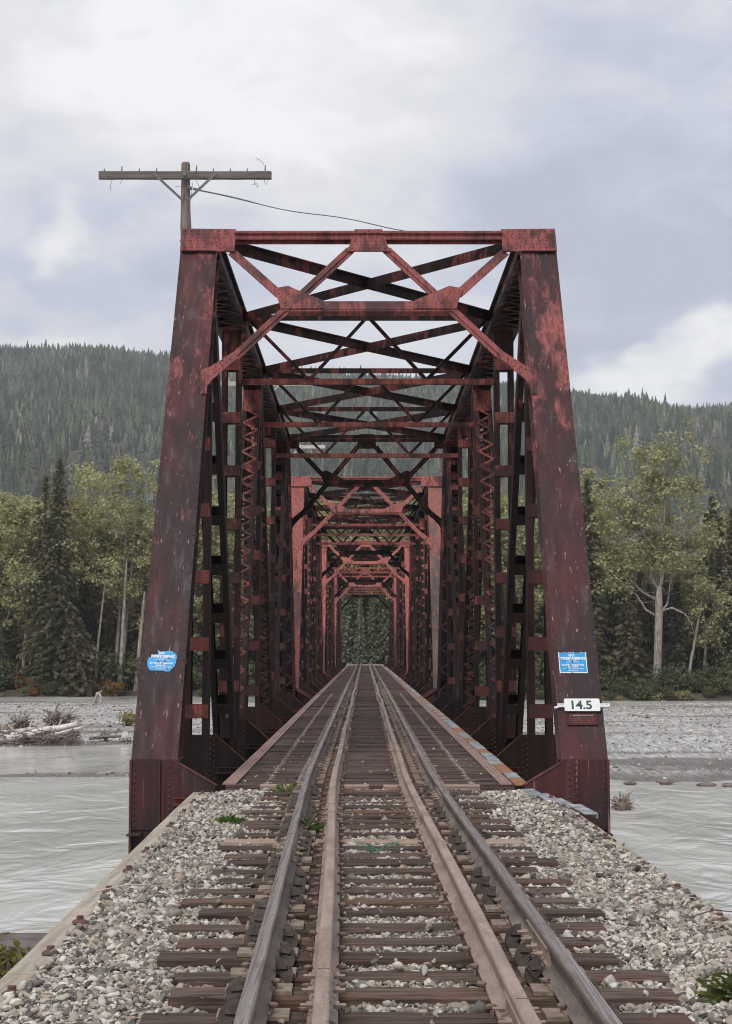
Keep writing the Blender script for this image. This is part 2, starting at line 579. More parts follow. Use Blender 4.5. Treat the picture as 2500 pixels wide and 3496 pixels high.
M['cotton_yel'] = leaf_mat('yellowing_leaves', [(.1, (.16, .14, .045)), (.45, (.36, .31, .09)), (.75, (.52, .45, .14)), (1, (.64, .55, .22))])
M['shrub'] = leaf_mat('willow_leaves', [(.1, (.045, .055, .026)), (.45, (.105, .122, .056)), (.75, (.18, .19, .09)), (1, (.28, .27, .14))])
M['shrub_red'] = leaf_mat('autumn_shrub_leaves', [(.1, (.12, .07, .035)), (.45, (.28, .14, .05)), (.75, (.40, .20, .06)), (1, (.45, .30, .11))])
M['drygrass'] = leaf_mat('dry_grass', [(.1, (.18, .15, .075)), (.5, (.30, .26, .13)), (1, (.42, .37, .22))])
M['weed'] = leaf_mat('weed_leaves', [(.1, (.045, .075, .018)), (.5, (.105, .16, .042)), (1, (.24, .28, .10))])
M['seedling'] = leaf_mat('spruce_seedling', [(.1, (.03, .045, .012)), (.5, (.10, .12, .03)), (1, (.27, .26, .08))])
M['rope'] = simple('green_frayed_rope', (.12, .25, .18), .6, 0, .2, 40)
M['bark'] = simple('grey_bark', (.27, .235, .20), .9, 0, .5, 2.2, .8, (2.5, 2.5, .6))
M['bark_dark'] = simple('dark_spruce_bark', (.105, .085, .07), .9, 0, .45, 3, .8, (2.5, 2.5, .6))
M['bark_tan'] = simple('tan_bark', (.26, .205, .165), .9, 0, .4, 3, .6, (2.5, 2.5, .6))
M['drift'] = simple('bleached_driftwood', (.46, .405, .365), .85, 0, .4, 3, .5)
M['drift_dark'] = simple('dark_driftwood', (.17, .135, .12), .9, 0, .5, 3, .5)
M['drift_mid'] = simple('brown_grey_driftwood', (.27, .225, .20), .9, 0, .5, 3, .5)
M['drift_pale'] = simple('pale_driftwood', (.68, .63, .58), .85, 0, .2, 3, .4)
M['moss'] = leaf_mat('yellow_moss', [(.1, (.10, .085, .02)), (.5, (.20, .17, .04)), (1, (.32, .27, .08))])

def hilltree_mat():
    m, t, b = material('far_spruce_forest')
    a = t.new('ShaderNodeAttribute', attribute_name='tint')
    n = t.noise(t.pos(), .5, 3, .7)
    c = t.mix(t.smooth(n, .35, .65, 0, .5), a.outputs['Color'], t.mix(.55, a.outputs['Color'], (.012, .014, .011)))
    t.setin(b.inputs['Base Color'], c)
    b.inputs['Roughness'].default_value = .9
    b.inputs['Specular IOR Level'].default_value = .1
    return m
M['hilltree'] = hilltree_mat()

# ================================================================== RIVER, BARS, BANKS, HILL
rng = np.random.default_rng(11)

def vnoise(x, y, seed=0):
    """smooth value noise on numpy arrays"""
    xi, yi = np.floor(x).astype(np.int64), np.floor(y).astype(np.int64)
    xf, yf = x - xi, y - yi
    u, v = xf * xf * (3 - 2 * xf), yf * yf * (3 - 2 * yf)
    def h(a, b):
        n = (a * 374761393 + b * 668265263 + seed * 144665) & 0x7fffffff
        n = ((n ^ (n >> 13)) * 1274126177) & 0x7fffffff
        return ((n ^ (n >> 16)) & 0xffff) / 65535.0
    return (h(xi, yi) * (1 - u) + h(xi + 1, yi) * u) * (1 - v) + (h(xi, yi + 1) * (1 - u) + h(xi + 1, yi + 1) * u) * v
def fbm(x, y, seed=0, o=4):
    s, a = 0, .5
    for i in range(o):
        s = s + a * vnoise(x * 2 ** i, y * 2 ** i, seed + i * 17)
        a *= .5
    return s
def sstep(x, a, b):
    t = np.clip((x - a) / (b - a), 0, 1)
    return t * t * (3 - 2 * t)

WZ = -4.0
RIDGE_X = np.array([-400, -200, 0, 110, 230, 300, 370, 480, 600, 740, 830, 950, 1100, 1265, 1400, 1490, 1560, 1624, 1850, 2050])
RIDGE_Y = np.array([775, 773, 771, 767, 768, 782, 784, 800, 812, 820, 827, 836, 848, 864, 882, 898, 899, 896, 884, 876]) + 13.5
def ridge_h(az):
    px = 812 + az * 3573
    py = np.interp(px, RIDGE_X, RIDGE_Y) * 1.5394
    return 1.69 + 1700 * np.tan(PITCH + np.arctan((1748 - py) / FPX))
def bank_y(x):
    return np.where(x < 0, 192.0, 179.0) * sstep(np.abs(x), 2, 14) + 184.0 * (1 - sstep(np.abs(x), 2, 14)) + (vnoise(x * .13 + 9, x * 0, 3) - .5) * 5
def ground_z(x, y):
    by = bank_y(x)
    z = -5.2 + 1.9 * sstep(y, by - 2.5, by + 2) + 3.0 * sstep(y, by + 3, by + 30)
    z = z + (fbm(x * .25, y * .25, 5) - .5) * .7 * sstep(y, by - 2, by + 4)
    # embankment that carries the track on from the far end of the bridge
    emb = sstep(np.abs(x), 7.5, 2.6) * sstep(y, 172, 181)
    z = z * (1 - emb) + (-.32) * emb
    z = z + 55 * sstep(y, 240, 820) ** 1.3
    t = np.clip((y - 800) / 900, 0, 1)
    rh = ridge_h(x / np.maximum(y, 1))
    hill = 55 + (rh - 55) * (t ** .92)
    z = np.where(y > 800, hill - np.clip(y - 1700, 0, 1e9) * .35, z)
    return z + (fbm(x * .012, y * .009, 8) - .5) * 58 * sstep(y, 780, 1000) * (1 - sstep(y, 1450, 1700) * .85)

def grid_mesh(name, xs, ys, zf, mat_):
    X, Y = np.meshgrid(xs, ys)
    Z = zf(X, Y)
    v = np.stack([X, Y, Z], -1).reshape(-1, 3)
    nx, ny = len(xs), len(ys)
    i = (np.arange(ny - 1)[:, None] * nx + np.arange(nx - 1)[None]).reshape(-1)
    f = np.stack([i, i + 1, i + nx + 1, i + nx], 1)
    return np_mesh(name, v, f, mat_, smooth=True)

xs = np.unique(np.concatenate([np.linspace(-640, -60, 40), np.linspace(-60, 60, 101), np.linspace(60, 640, 40)]))
ys = np.unique(np.concatenate([np.linspace(-40, 165, 12), np.linspace(165, 235, 71), np.linspace(235, 800, 30), np.linspace(800, 1700, 46), [1740, 1800, 1900]]))
ground = grid_mesh('ground', xs, ys, ground_z, M['groundm'])
tag(ground, 'forest floor and hill ground beyond the river', 'ground', kind='structure')

wv_, wf_ = [(-500, -40, WZ), (500, -40, WZ), (500, 230, WZ), (-500, 230, WZ)], [(0, 1, 2, 3)]
river = MB().add(wv_, wf_).build('river', M['water'])
tag(river, 'pale silty river flowing under the bridge', 'river', kind='structure')

def bar_z(x, y):
    near = np.where(x < 0, 96 - 2.0 * sstep(x, -40, -8), 67.5 + 3 * (vnoise(x * .1, x * 0, 4) - .5)) * sstep(np.abs(x), 0, 6) + 82 * (1 - sstep(np.abs(x), 0, 6))
    near = near + (fbm(x * .22, x * 0 + 3, 21) - .5) * 6
    far = np.where(x < 0, 166.0, 165.0 + sstep(x, 20, 42) * 4)
    m = sstep(y, near - 4, near + 9) * (1 - sstep(y, far - 6, far + 4))
    # low debris spit on the left
    sp = np.exp(-((x + 13.2) / 5.4) ** 4) * np.exp(-((y - 73.5 - .12 * (x + 13)) / 2.0) ** 2)
    m = np.maximum(m * 1.0, sp * .62)
    z = WZ - .30 + .66 * m + (fbm(x * .35, y * .22, 31) - .5) * .22 * m
    # the wet channels that cross the right-hand bar
    ch = .9 * np.exp(-((y - 76 - .05 * x) / 3.5) ** 2) + .9 * np.exp(-((y - 87 + .04 * x) / 2.0) ** 2) + .95 * np.exp(-((y - 155) / 8) ** 2)
    return z - .27 * ch * sstep(x, 3, 8) * (.6 + .8 * vnoise(x * .3, y * .3, 66))
bar_o = grid_mesh('gravel_bar', np.linspace(-110, 110, 331), np.linspace(56, 182, 190), bar_z, M['bar'])
tag(bar_o, 'pale gravel bar exposed along the far side of the river', 'gravel bar', kind='structure')

# cobbles lying on the bar
def bar_cobbles():
    g = np.random.default_rng(303)
    n = 30000
    X = g.uniform(-60, 60, n)
    Y = 68 + (172 - 68) * g.random(n) ** .8
    keep = (np.abs(X) < .26 * Y + 3)
    X, Y = X[keep], Y[keep]
    Z = bar_z(X, Y)
    keep = Z > WZ - .02
    X, Y, Z = X[keep], Y[keep], Z[keep]
    rad = np.clip(g.lognormal(math.log(.050), .42, len(X)), .02, .17)
    v, f = stones(X, Y, Z, rad, 1, g)
    o = np_mesh('bar_cobbles', v, f, M['stone'])
    tag(o, 'grey cobbles strewn over the gravel bar', 'cobbles', kind='stuff')

# ================================================================== TRUSS SPANS
P = 6.05
Y0 = 19.11
SPAN = 36.65
TX = 2.66
ND = Vector((0, .5285, .849))          # direction of the inclined end post
NF = Vector((0, -.849, .5285))         # its outward (front) normal
def pp(x, z, off=0.0):                 # a point on the end post's front plane, span coordinates
    return Vector((x, 20.1 + .622 * (z - .33) - Y0, z)) + NF * off

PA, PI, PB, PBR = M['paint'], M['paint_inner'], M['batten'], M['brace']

def lace(mb, p0, p1, hw, n, off, pitch, bw, mi=0, t=.012, x0=0.0):
    p0, p1 = Vector(p0), Vector(p1)
    L = (p1 - p0).length
    dd = (p1 - p0) / L
    k = max(2, int(round(L / pitch)))
    n = Vector(n)
    s = 1
    for i in range(k):
        a = p0 + dd * (L * i / k) + Vector((hw * s, 0, 0)) + n * (off + (.003 if s > 0 else 0))
        b = p0 + dd * (L * (i + 1) / k) + Vector((-hw * s, 0, 0)) + n * (off + (.003 if s > 0 else 0))
        mb.bar(a, b, rect(bw, t), up=n, mi=mi)
        s = -s
    return mb

BATTEN = MB().box((0, 0, 0), (.37, .012, .21))
for sx in (-.14, .14):
    for sz in (-.06, 0, .06):
        BATTEN.rivet((sx, -.006, sz), (0, -1, 0), .014, .010)
_o = BATTEN.build('batten_plate', PB)
BATTEN = _o.data
bpy.data.objects.remove(_o)

def make_span():
    root = thing('truss_span', 'nearest maroon truss span with blue notices on its front posts, hiding the others behind it',
                 'bridge span', (0, Y0, 0), group='red truss spans carrying the track over the river')
    Lsp = 6 * P
    def far_copy(o):
        c = o.copy()
        COL.objects.link(c)
        c.parent = root
        c.scale = (1, -1, 1)
        c.location = (0, Lsp, 0)
        if o.data.materials[0] is PBR:          # near-black paint stands in for the shade on the far portal
            c.material_slots[0].link = 'OBJECT'
            c.material_slots[0].material = PI
        return c
    # ---- end posts
    for s in (-1, 1):
        mb = MB()
        a, b = pp(s * TX, .16, -.2), pp(s * TX, 8.20, -.2)
        prof_w = .019
        for sgn in (-1, 1):
            mb.bar(a, b, rect(prof_w, .37, sgn * .215, 0), up=NF)
            mb.bar(a, b, rect(.075, .016, sgn * .252, -.178), up=NF)
            mb.bar(a, b, rect(.062, .016, sgn * .247, .176), up=NF)
        mb.bar(a, pp(s * TX, 8.29, -.2), rect(.575, .015, 0, .1925), up=NF)
        lace(mb, a, b, .23, NF, -.195, .42, .07)
        for sgn in (-1, 1):
            z = .5
            while z < 7.8:
                mb.rivet(pp(s * TX + sgn * .262, z, 0), NF, .013, .009)
                z += .13
        o = mb.build('end_post', PA, root)
        far_copy(o)
    # ---- portal bracing (front plane)
    g = MB()
    for s in (-1, 1):
        g = MB()
        g.plate([pp(s * 2.955, 7.885), pp(s * 2.10, 7.885), pp(s * 2.10, 8.305), pp(s * 2.955, 8.315)], NF, .02)
        for i in range(7):
            for j in range(7):
                x, z = 2.90 - i * .105, 8.27 - j * .062
                if i > 3 and j > 2:
                    continue
                g.rivet(pp(s * x, z, .02), NF, .020, .015)
        for i in range(4):
            for j in range(2):
                g.rivet(pp(s * (2.40 - i * .07 + j * .05), 8.06 - i * .045 - j * .03, .02), NF, .020, .015)
        far_copy(g.build('gusset_plate', PBR, root))
        # lower gusset
        g = MB()
        g.plate([pp(s * 1.45, 7.20), pp(s * 1.24, 7.245), pp(s * 1.0, 7.125), pp(s * .70, 6.985), pp(s * .70, 6.845), pp(s * 1.33, 6.835)], NF, .016)
        for i in range(5):
            g.rivet(pp(s * (.76 + i * .085), 6.945 - (i % 2) * .02, .016), NF)
            g.rivet(pp(s * (.76 + i * .085), 6.875, .016), NF)
        for i in range(6):
            g.rivet(pp(s * (1.40 - i * .03 + .0), 7.16 - i * .055, .016), NF)
            g.rivet(pp(s * (1.30 - i * .035), 7.21 - i * .055, .016), NF)
        far_copy(g.build('gusset_plate', PBR, root))
        # knee gusset with its turned edge
        g = MB()
        g.plate([pp(s * 2.00, 6.09), pp(s * 2.33, 5.84), pp(s * 2.475, 5.775), pp(s * 2.455, 5.36), pp(s * 2.30, 5.62), pp(s * 1.94, 5.98)], NF, .016)
        g.bar(pp(s * 2.415, 5.76, .02), pp(s * 2.40, 5.38, .02), rect(.085, .012), up=NF)
        for i in range(9):
            g.rivet(pp(s * 2.41, 5.73 - i * .041, .028), NF, .016, .014)
        for i in range(5):
            g.rivet(pp(s * (2.06 + i * .05), 5.96 - i * .055, .016), NF)
            g.rivet(pp(s * (2.12 + i * .045), 5.99 - i * .05, .016), NF)
        far_copy(g.build('gusset_plate', PBR, root))
        # braces
        d1 = MB().bar(pp(s * 2.14, 7.90, -.02), pp(s * 1.36, 7.11, -.02), tee(.15, .09, .014, -1), up=NF)
        far_copy(d1.build('portal_diagonal', PBR, root))
        d2 = MB().bar(pp(s * .28, 7.95, -.02), pp(s * 2.12, 5.88, -.02), tee(.155, .09, .014, -1), up=NF)
        d2.bar(pp(s * .28, 7.95, -.004), pp(s * 2.12, 5.88, -.004), rect(.045, .012), up=NF)
        far_copy(d2.build('portal_diagonal', PBR, root))
    g = MB()
    g.plate([pp(-.36, 7.885), pp(.36, 7.885), pp(.30, 7.99), pp(.22, 8.305), pp(-.22, 8.305), pp(-.30, 7.99)], NF, .018)
    for i in range(5):
        for j in range(6):
            x = (i - 2) * .10
            g.rivet(pp(x * (1 + j * .06), 8.27 - j * .065, .018), NF, .019, .014)
    far_copy(g.build('gusset_plate', PBR, root))
    far_copy(MB().bar(pp(-2.12, 8.205, -.02), pp(2.12, 8.205, -.02), angle(.10, .17, .014, 1, 1, -.0, -.085), up=NF)
             .bar(pp(-2.12, 8.205, -.004), pp(2.12, 8.205, -.004), [(-.0, -.085), (.012, -.085), (.012, .085), (0, .085)], up=ND)
             .plate([pp(-2.12, 8.125), pp(2.12, 8.125), pp(2.12, 8.29), pp(-2.12, 8.29)], NF, -.014).build('portal_strut', PBR, root))
    st = MB()
    st.plate([pp(-1.30, 6.80), pp(1.30, 6.80), pp(1.30, 6.98), pp(-1.30, 6.98)], NF, -.014)
    st.plate([pp(-1.30, 6.815), pp(1.30, 6.815), pp(1.30, 6.835), pp(-1.30, 6.835)], NF, -.12)
    far_copy(st.build('portal_strut', PBR, root))
    # ---- top chords
    for s in (-1, 1):
        mb = MB()
        a, b = Vector((s * TX, P - .05, 8.08)), Vector((s * TX, 5 * P + .05, 8.08))
        for sgn in (-1, 1):
            mb.bar(a, b, rect(.019, .38, sgn * .215, 0))
            mb.bar(a, b, rect(.085, .016, sgn * .258, -.185))
            mb.bar(a, b, rect(.06, .016, sgn * .25, .182))
        mb.bar(a, b, rect(.58, .016, 0, .200))
        lace(mb, a, b, .235, (0, 0, 1), -.20, .30, .065)
        for k in range(1, 6):
            mb.box((s * TX, k * P, 7.885), (.52, .85, .014))
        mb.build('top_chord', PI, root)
        mb = MB()
        a, b = Vector((s * TX, .9, -1.64)), Vector((s * TX, Lsp - .9, -1.64))
        for sgn in (-1, 1):
            mb.bar(a, b, rect(.02, .40, sgn * .2, 0))
            mb.bar(a, b, rect(.08, .016, sgn * .25, -.2))
        mb.build('bottom_chord', PI, root)
        # ---- battened verticals
        for k in range(1, 6):
            mb = MB()
            y = k * P
            a, b = Vector((s * TX, y, -1.5)), Vector((s * TX, y, 7.90))
            for sgn in (-1, 1):
                # channel: web parallel to the truss, flanges pointing inwards
                for vv in (-.118, .118):
                    mb.bar(a, b, rect(.105, .014, sgn * .1385, vv), up=(0, 1, 0))
                mb.bar(a, b, rect(.014, .222, sgn * .184, 0), up=(0, 1, 0))
            zb = []
            z = .62 + (.0 if k % 2 else .25)
            while z < 7.4:
                mb.bar((s * TX, y + .131, z), (s * TX, y + .131, z + .21), rect(.37, .012), up=(0, 1, 0), mi=1)
                zb.append(z)
                z += 1.04
            # plate connecting to the chord above
            for vv in (-.131, .131):
                mb.bar((s * TX, y + vv, 7.42), (s * TX, y + vv, 7.88), rect(.38, .012), up=(0, 1, 0))
            vp = mb.build('vertical_post', [PI, PB], root)
            for z in zb:
                bp = link('batten_plate', BATTEN, vp)
                bp.location = (s * TX, y - .131, z + .105)
        # ---- diagonals
        def diag(u, l, laced):
            p0, p1 = Vector((s * TX, l * P, -1.5)), Vector((s * TX, u * P, 7.95))
            dd = (p1 - p0).normalized()
            n = dd.cross(Vector((1, 0, 0))).normalized()
            if n.y > 0:
                n = -n
            mb = MB()
            dep = .24 if laced else .30
            for sgn in (-1, 1):
                for vv in (-dep / 2, dep / 2):
                    mb.bar(p0, p1, rect(.10, .014, sgn * .150, vv), up=n)
                mb.bar(p0, p1, rect(.014, dep - .02, sgn * .193, 0), up=n)
            L = (p1 - p0).length
            if laced:
                for vv in (-dep / 2 - .013, dep / 2 + .013):
                    lace(mb, p0 + dd * 1.9, p1 - dd * 1.0, .165, n, vv, .215, .052, mi=1)
                    for q in (1.55, L - .75):
                        c = p0 + dd * q + n * vv
                        mb.bar(c - dd * .32, c + dd * .32, rect(.40, .012), up=n, mi=1)
            else:
                q = 1.6
                while q < L - .4:
                    for vv in (-dep / 2 - .013, dep / 2 + .013):
                        c = p0 + dd * q + n * vv
                        mb.bar(c - dd * .10, c + dd * .10, rect(.40, .012), up=n)
                    q += .98
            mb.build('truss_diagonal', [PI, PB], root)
        diag(1, 2, False)
        diag(3, 2, True)
        diag(3, 4, True)
        diag(5, 4, False)
    # ---- top lateral bracing
    for k in range(1, 5):
        for s in (-1, 1):
            a, b = Vector((-s * 2.42, k * P + .15, 8.17 + s * .012)), Vector((s * 2.42, (k + 1) * P - .15, 8.17 + s * .012))
            mb = MB().bar(a, b, angle(.11, -.17, .013, 1, 1, -.05, .06))
            dd = (b - a)
            nn = dd.cross(Vector((0, 0, 1))).normalized()
            for i in range(1, 16):
                mb.rivet(a + dd * (i / 16) - nn * .05 + Vector((0, 0, -.03)), -nn, .014, .012)
            mb.build('lateral_brace', PI, root)
    for k in (2, 3, 4):
        y = k * P
        mb = MB()
        mb.box((0, y, 8.215), (4.8, .11, .013))
        mb.box((0, y - .05, 8.16), (4.8, .013, .12))
        mb.build('top_strut', PI, root)
        mb = MB()
        mb.box((0, y - .02, 6.905), (4.94, .014, .105))
        mb.box((0, y + .04, 6.858), (4.94, .13, .014))
        mb.build('sway_strut', PB, root)
        for s in (-1, 1):
            mb = MB().bar((0 + s * .05, y, 8.14), (s * 1.13, y, 6.95), angle(.07, .06, .012, 1, 1, -.035, 0), up=(0, -1, 0))
            mb.build('sway_brace', PI, root)
            mb = MB().bar((s * 1.17, y, 6.95), (s * 2.32, y, 8.12), angle(.07, .06, .012, 1, 1, -.035, 0), up=(0, -1, 0))
            mb.build('sway_brace', PI, root)
    # ---- floor system
    for k in range(0, 7):
        end = k in (0, 6)
        y = {0: .87, 6: Lsp - .87}.get(k, k * P - .14)
        fy = -1 if k < 6 else 1
        mb = MB()
        mb.box((0, y + .02, -.86), (4.8, .02, .95))
        mb.box((0, y + .02, -1.34), (4.8, .26, .02))
        mb.build('floor_beam', PI, root)
        for s in (-1, 1):
            mb = MB()
            xo = 2.935 if end else 2.46
            xi = 2.40 if end else 2.335
            n = Vector((0, fy, 0))
            def q(x, z, off=0):
                return Vector((s * x, y + fy * off, z))
            zt = .333 if end else .37
            if end:
                mb.plate([q(2.935, -.52), q(2.335, -.52), q(2.335, zt), q(2.935, zt)], n, .016)
                mb.box((s * 2.935, y - fy * .26, -.10), (.016, .54, .86))
                mb.box((s * 2.345, y - fy * .26, -.40), (.016, .54, .86))
                mb.box((s * 2.64, y - fy * .26, zt - .006), (.59, .54, .012))
                mb.box((s * 2.64, y - fy * .22, -.98), (.585, .44, .96))
                mb.box((s * 2.86, y + fy * .12, -.56), (.17, .26, .02))
                mb.bar(q(2.575, -.52, .02), q(2.575, zt, .02), angle(.06, .05, .012), up=n, mi=1)
                mb.bar(q(2.93, -.9, .02), q(2.93, zt, .02), rect(.03, .03), up=n, mi=1)
                i = 0
                while i < 11:
                    z = .28 - i * .075
                    mb.rivet(q(2.885, z, .016), n, .016, .014, 1)
                    mb.rivet(q(2.53, z, .016), n, .019, .016, 1)
                    mb.rivet(q(2.455, z - .03, .016), n, .019, .016, 1)
                    i += 1
            else:
                mb.plate([q(2.90, -.75), q(2.30, -.75), q(2.30, zt), q(2.90, zt)], -n, .016)
                mb.plate([q(2.46, -.75), q(2.335, -.75), q(2.335, zt), q(2.46, zt)], n, .016)
                for i in range(12):
                    z = .33 - i * .085
                    mb.rivet(q(2.435, z, .016), n, .019, .016, 1)
                    mb.rivet(q(2.375, z - .035, .016), n, .019, .016, 1)
            # knee plate and its flange
            tipx, tipz = 1.895, .01 if end else -.06
            mb.plate([q(xi, -.75), q(xi, zt), q(tipx, tipz), q(tipx, -.16), q(tipx, -.30), q(2.0, -.75)], n, .012)
            mb.bar(q(xi + .03, zt + .006, -.02), q(tipx - .02, tipz + .006, -.02), rect(.09, .014), up=(0, 0, 1), mi=1)
            mb.bar(q(xi, -.135, .02), q(tipx, -.135, .02), angle(.055, -.085, .012, -s * fy * -1, 1), up=(0, 0, 1), mi=1)
            mb.box((s * (xi + tipx) / 2, y + fy * .05, -.21), (abs(xi - tipx), .09, .014), mi=1)
            for i in range(5):
                mb.rivet(q(xi - .05 - i * .1, -.165, .034), n, .018, .015, 1)
            mb.build('floor_beam_bracket', [PA, PBR] if end else [PI, PB], root)
    for s in (-1, 1):
        mb = MB()
        mb.box((s * .86, Lsp / 2, -.66), (.016, Lsp - 1.9, .74))
        mb.box((s * .86, Lsp / 2, -.285), (.26, Lsp - 1.9, .02))
        mb.box((s * .86, Lsp / 2, -1.035), (.26, Lsp - 1.9, .02))
        mb.build('stringer', PI, root)
    return root

span = make_span()
sp2 = dup(span, (0, Y0 + SPAN, 0), label='second span along, its chalky red portal framed by the nearest span',
          swap={PA: M['paint_red'], PBR: M['paint_red'], PB: M['paint_red']})
for o in sp2.children:
    if o.name.startswith('end_post') and o.location.y < 1 and o.data.vertices[0].co.x > 0:
        o.material_slots[0].material = M['paint_peel']
        o['label'] = 'peeling grey-red end post'
dup(span, (0, Y0 + 2 * SPAN, 0), label='third span along, the brightest pink-red portal in the middle of the tunnel',
    swap={PA: M['paint_pink'], PBR: M['paint_pink'], PB: M['paint_pink']})
dup(span, (0, Y0 + 3 * SPAN, 0), label='farthest and smallest span, dark at its end against the green trees',
    swap={PA: M['paint_red'], PBR: M['paint_red'], PB: M['paint_red']})

# piers standing in the river under the joints
pier = None
for i in range(0, 5):
    y = Y0 + i * SPAN - (.17 if i else 0) + (.3 if i == 4 else 0)
    if pier is None:
        mb = MB()
        mb.v = []
        for z, hx, hy in ((-6.0, 3.6, 1.05), (-2.45, 3.35, .85)):
            mb.v += [(-hx, -hy, z), (hx, -hy, z), (hx, hy, z), (-hx, hy, z)]
        mb.f = [[0, 3, 2, 1], [4, 5, 6, 7], [0, 1, 5, 4], [1, 2, 6, 5], [2, 3, 7, 6], [3, 0, 4, 7]]
        mb.m = [0] * 6
        mb.box((0, 0, -2.2), (7.2, 2.0, .5))
        for s in (-1, 1):
            mb.box((s * TX, 0, -1.9), (.6, 1.2, .12))
        pier = mb.build('bridge_pier', M['concrete'])
        pier.location = (0, y, 0)
        tag(pier, 'concrete river pier under a joint of the red truss spans', 'pier', 'concrete piers under the truss spans')
    else:
        dup(pier, (0, y, 0))

# ================================================================== APPROACH DECK
def xa(y):
    """centre line of the track: straight on the bridge, turned by .86 degree on the approach"""
    if y >= 22:
        return 0.0
    if y >= 17:
        return .0151 * (22 - y) ** 2 / 10
    return .0151 * (19.5 - y)
ANG = .0151
def ap(u, y, z):
    return Vector((xa(y) + u, y, z))

YA, YB = 2.0, 20.03
slab = MB()
slab.plate([ap(-2.02, YA, -.62), ap(2.02, YA, -.62), ap(2.02, YB - .15, -.62), ap(-2.02, YB - .15, -.62)], (0, 0, 1), .40)
slab.build('approach_deck', M['concrete'])
tag(bpy.data.objects['approach_deck'], 'short ballasted deck leading onto the bridge between two edge timbers', 'deck')
bed_v, bed_f = [], []
nb = 60
for j in range(nb + 1):
    y = YA + (YB - .16 - YA) * j / nb
    for i in range(25):
        u = -2.0 + 4.0 * i / 24
        bed_v.append((xa(y) + u, y, -.088 + .012 * math.sin(i * 2.3 + j * 1.7)))
for j in range(nb):
    for i in range(24):
        a = j * 25 + i
        bed_f.append((a, a + 1, a + 26, a + 25))
bed = MB().add(bed_v, bed_f).build('gravel_bed', M['bed'])
tag(bed, 'dirt and fines under the ballast', 'gravel bed', kind='structure')

def edge_timber(s, label):
    t = thing('edge_timber', label, 'timber', (0, 0, 0), group='edge timbers holding the ballast')
    mb = MB()
    cuts = [YA, 7.4, 13.6, YB] if s < 0 else [YA, 9.2, 15.2, 19.55]
    for a, b in zip(cuts[:-1], cuts[1:]):
        u0, u1 = (2.17, 1.955) if s < 0 else (2.19, 2.0)
        dz = random.uniform(-.006, .006)
        n = 12
        vs, fs = [], []
        for i in range(n + 1):
            y = lerp(a + .006, b - .006, i / n)
            e = .006
            for (u, z) in ((u0, -.40), (u0, -.065 - e), (u0 - e, -.06), (u1 + e, -.06), (u1, -.065 - e), (u1, -.40)):
                vs.append(ap(s * u + random.uniform(-.003, .003), y, z + dz + random.uniform(-.0025, .0025)))
        for i in range(n):
            for j in range(6):
                fs.append((i * 6 + j, i * 6 + (j + 1) % 6, (i + 1) * 6 + (j + 1) % 6, (i + 1) * 6 + j))
        fs += [tuple(range(6)), tuple(range(n * 6, n * 6 + 6))]
        mb.add(vs, fs)
    mb.build('beam', M['timber'], t)
    ys_ = [19.6, 18.55, 17.4, 16.1, 14.1, 12.9, 11.8, 10.5, 9.45, 8.35] if s < 0 else [19.0, 17.9, 16.8, 15.7, 15.1, 13.4, 11.9, 10.6, 9.2]
    for y in ys_:
        b = MB()
        c = ap(s * (2.02 if s < 0 else 2.10), y, -.058)
        vs = []
        for r, z in ((.054, 0), (.050, .010), (.030, .022), (.023, .024), (.023, .044), (.0, .044)):
            vs += [c + Vector((math.cos(i * .7854) * r, math.sin(i * .7854) * r, z)) for i in range(8)]
        fs = [(k * 8 + i, k * 8 + (i + 1) % 8, (k + 1) * 8 + (i + 1) % 8, (k + 1) * 8 + i) for k in range(5) for i in range(8)]
        b.add(vs, fs)
        b.build('washer_bolt', M['bolt'], t)
    return t
edge_timber(-1, 'weathered grey edge timber with rusty bolt washers on the left of the ballast')
edge_timber(1, 'pale edge timber half buried in gravel on the right of the ballast')

# pier cap sticking out below on the left, with moss
pc = MB()
pc.plate([(-4.6, 12.95, -2.2), (2.6, 12.95, -2.2), (2.6, 13.85, -2.2), (-4.6, 13.85, -2.2)], (0, 0, 1), 1.5)
pc.box((-1.0, 13.4, -4.2), (6.6, .7, 4.0))
pco = pc.build('abutment_block', M['concrete'])
tag(pco, 'dark stained concrete abutment block below the left edge timber', 'abutment')

# ================================================================== TIES
def tie_mesh(name, L, W, H, mats, seg=16, jit=.004, sd=0):
    r = random.Random(sd)
    mb = MB()
    c = .010
    prof = [(-W / 2, -H), (-W / 2, -c * 1.2), (-W / 2 + c, 0), (-W * .18, .001), (W * .18, -.001), (W / 2 - c, 0), (W / 2, -c * 1.2), (W / 2, -H)]
    n = len(prof)
    vs, fs = [], []
    for i in range(seg + 1):
        x = -L / 2 + L * i / seg
        if i in (0, seg):
            x += r.uniform(-.006, .006)
        for (y, z) in prof:
            ends = .006 if i in (0, seg) else 0
            vs.append((x + r.uniform(-.003, .003), y * (1 - ends) + r.uniform(-jit, jit), z - ends * .5 + r.uniform(-jit, jit) * .9))
    for i in range(seg):
        for j in range(n):
            fs.append((i * n + j, i * n + (j + 1) % n, (i + 1) * n + (j + 1) % n, (i + 1) * n + j))
    fs += [tuple(range(n)), tuple(range(seg * n, seg * n + n))]
    mb.add(vs, fs)
    me = bpy.data.meshes.new(name)
    me.from_pydata(mb.v, [], mb.f)
    me.materials.append(mats)
    me.update()
    return me

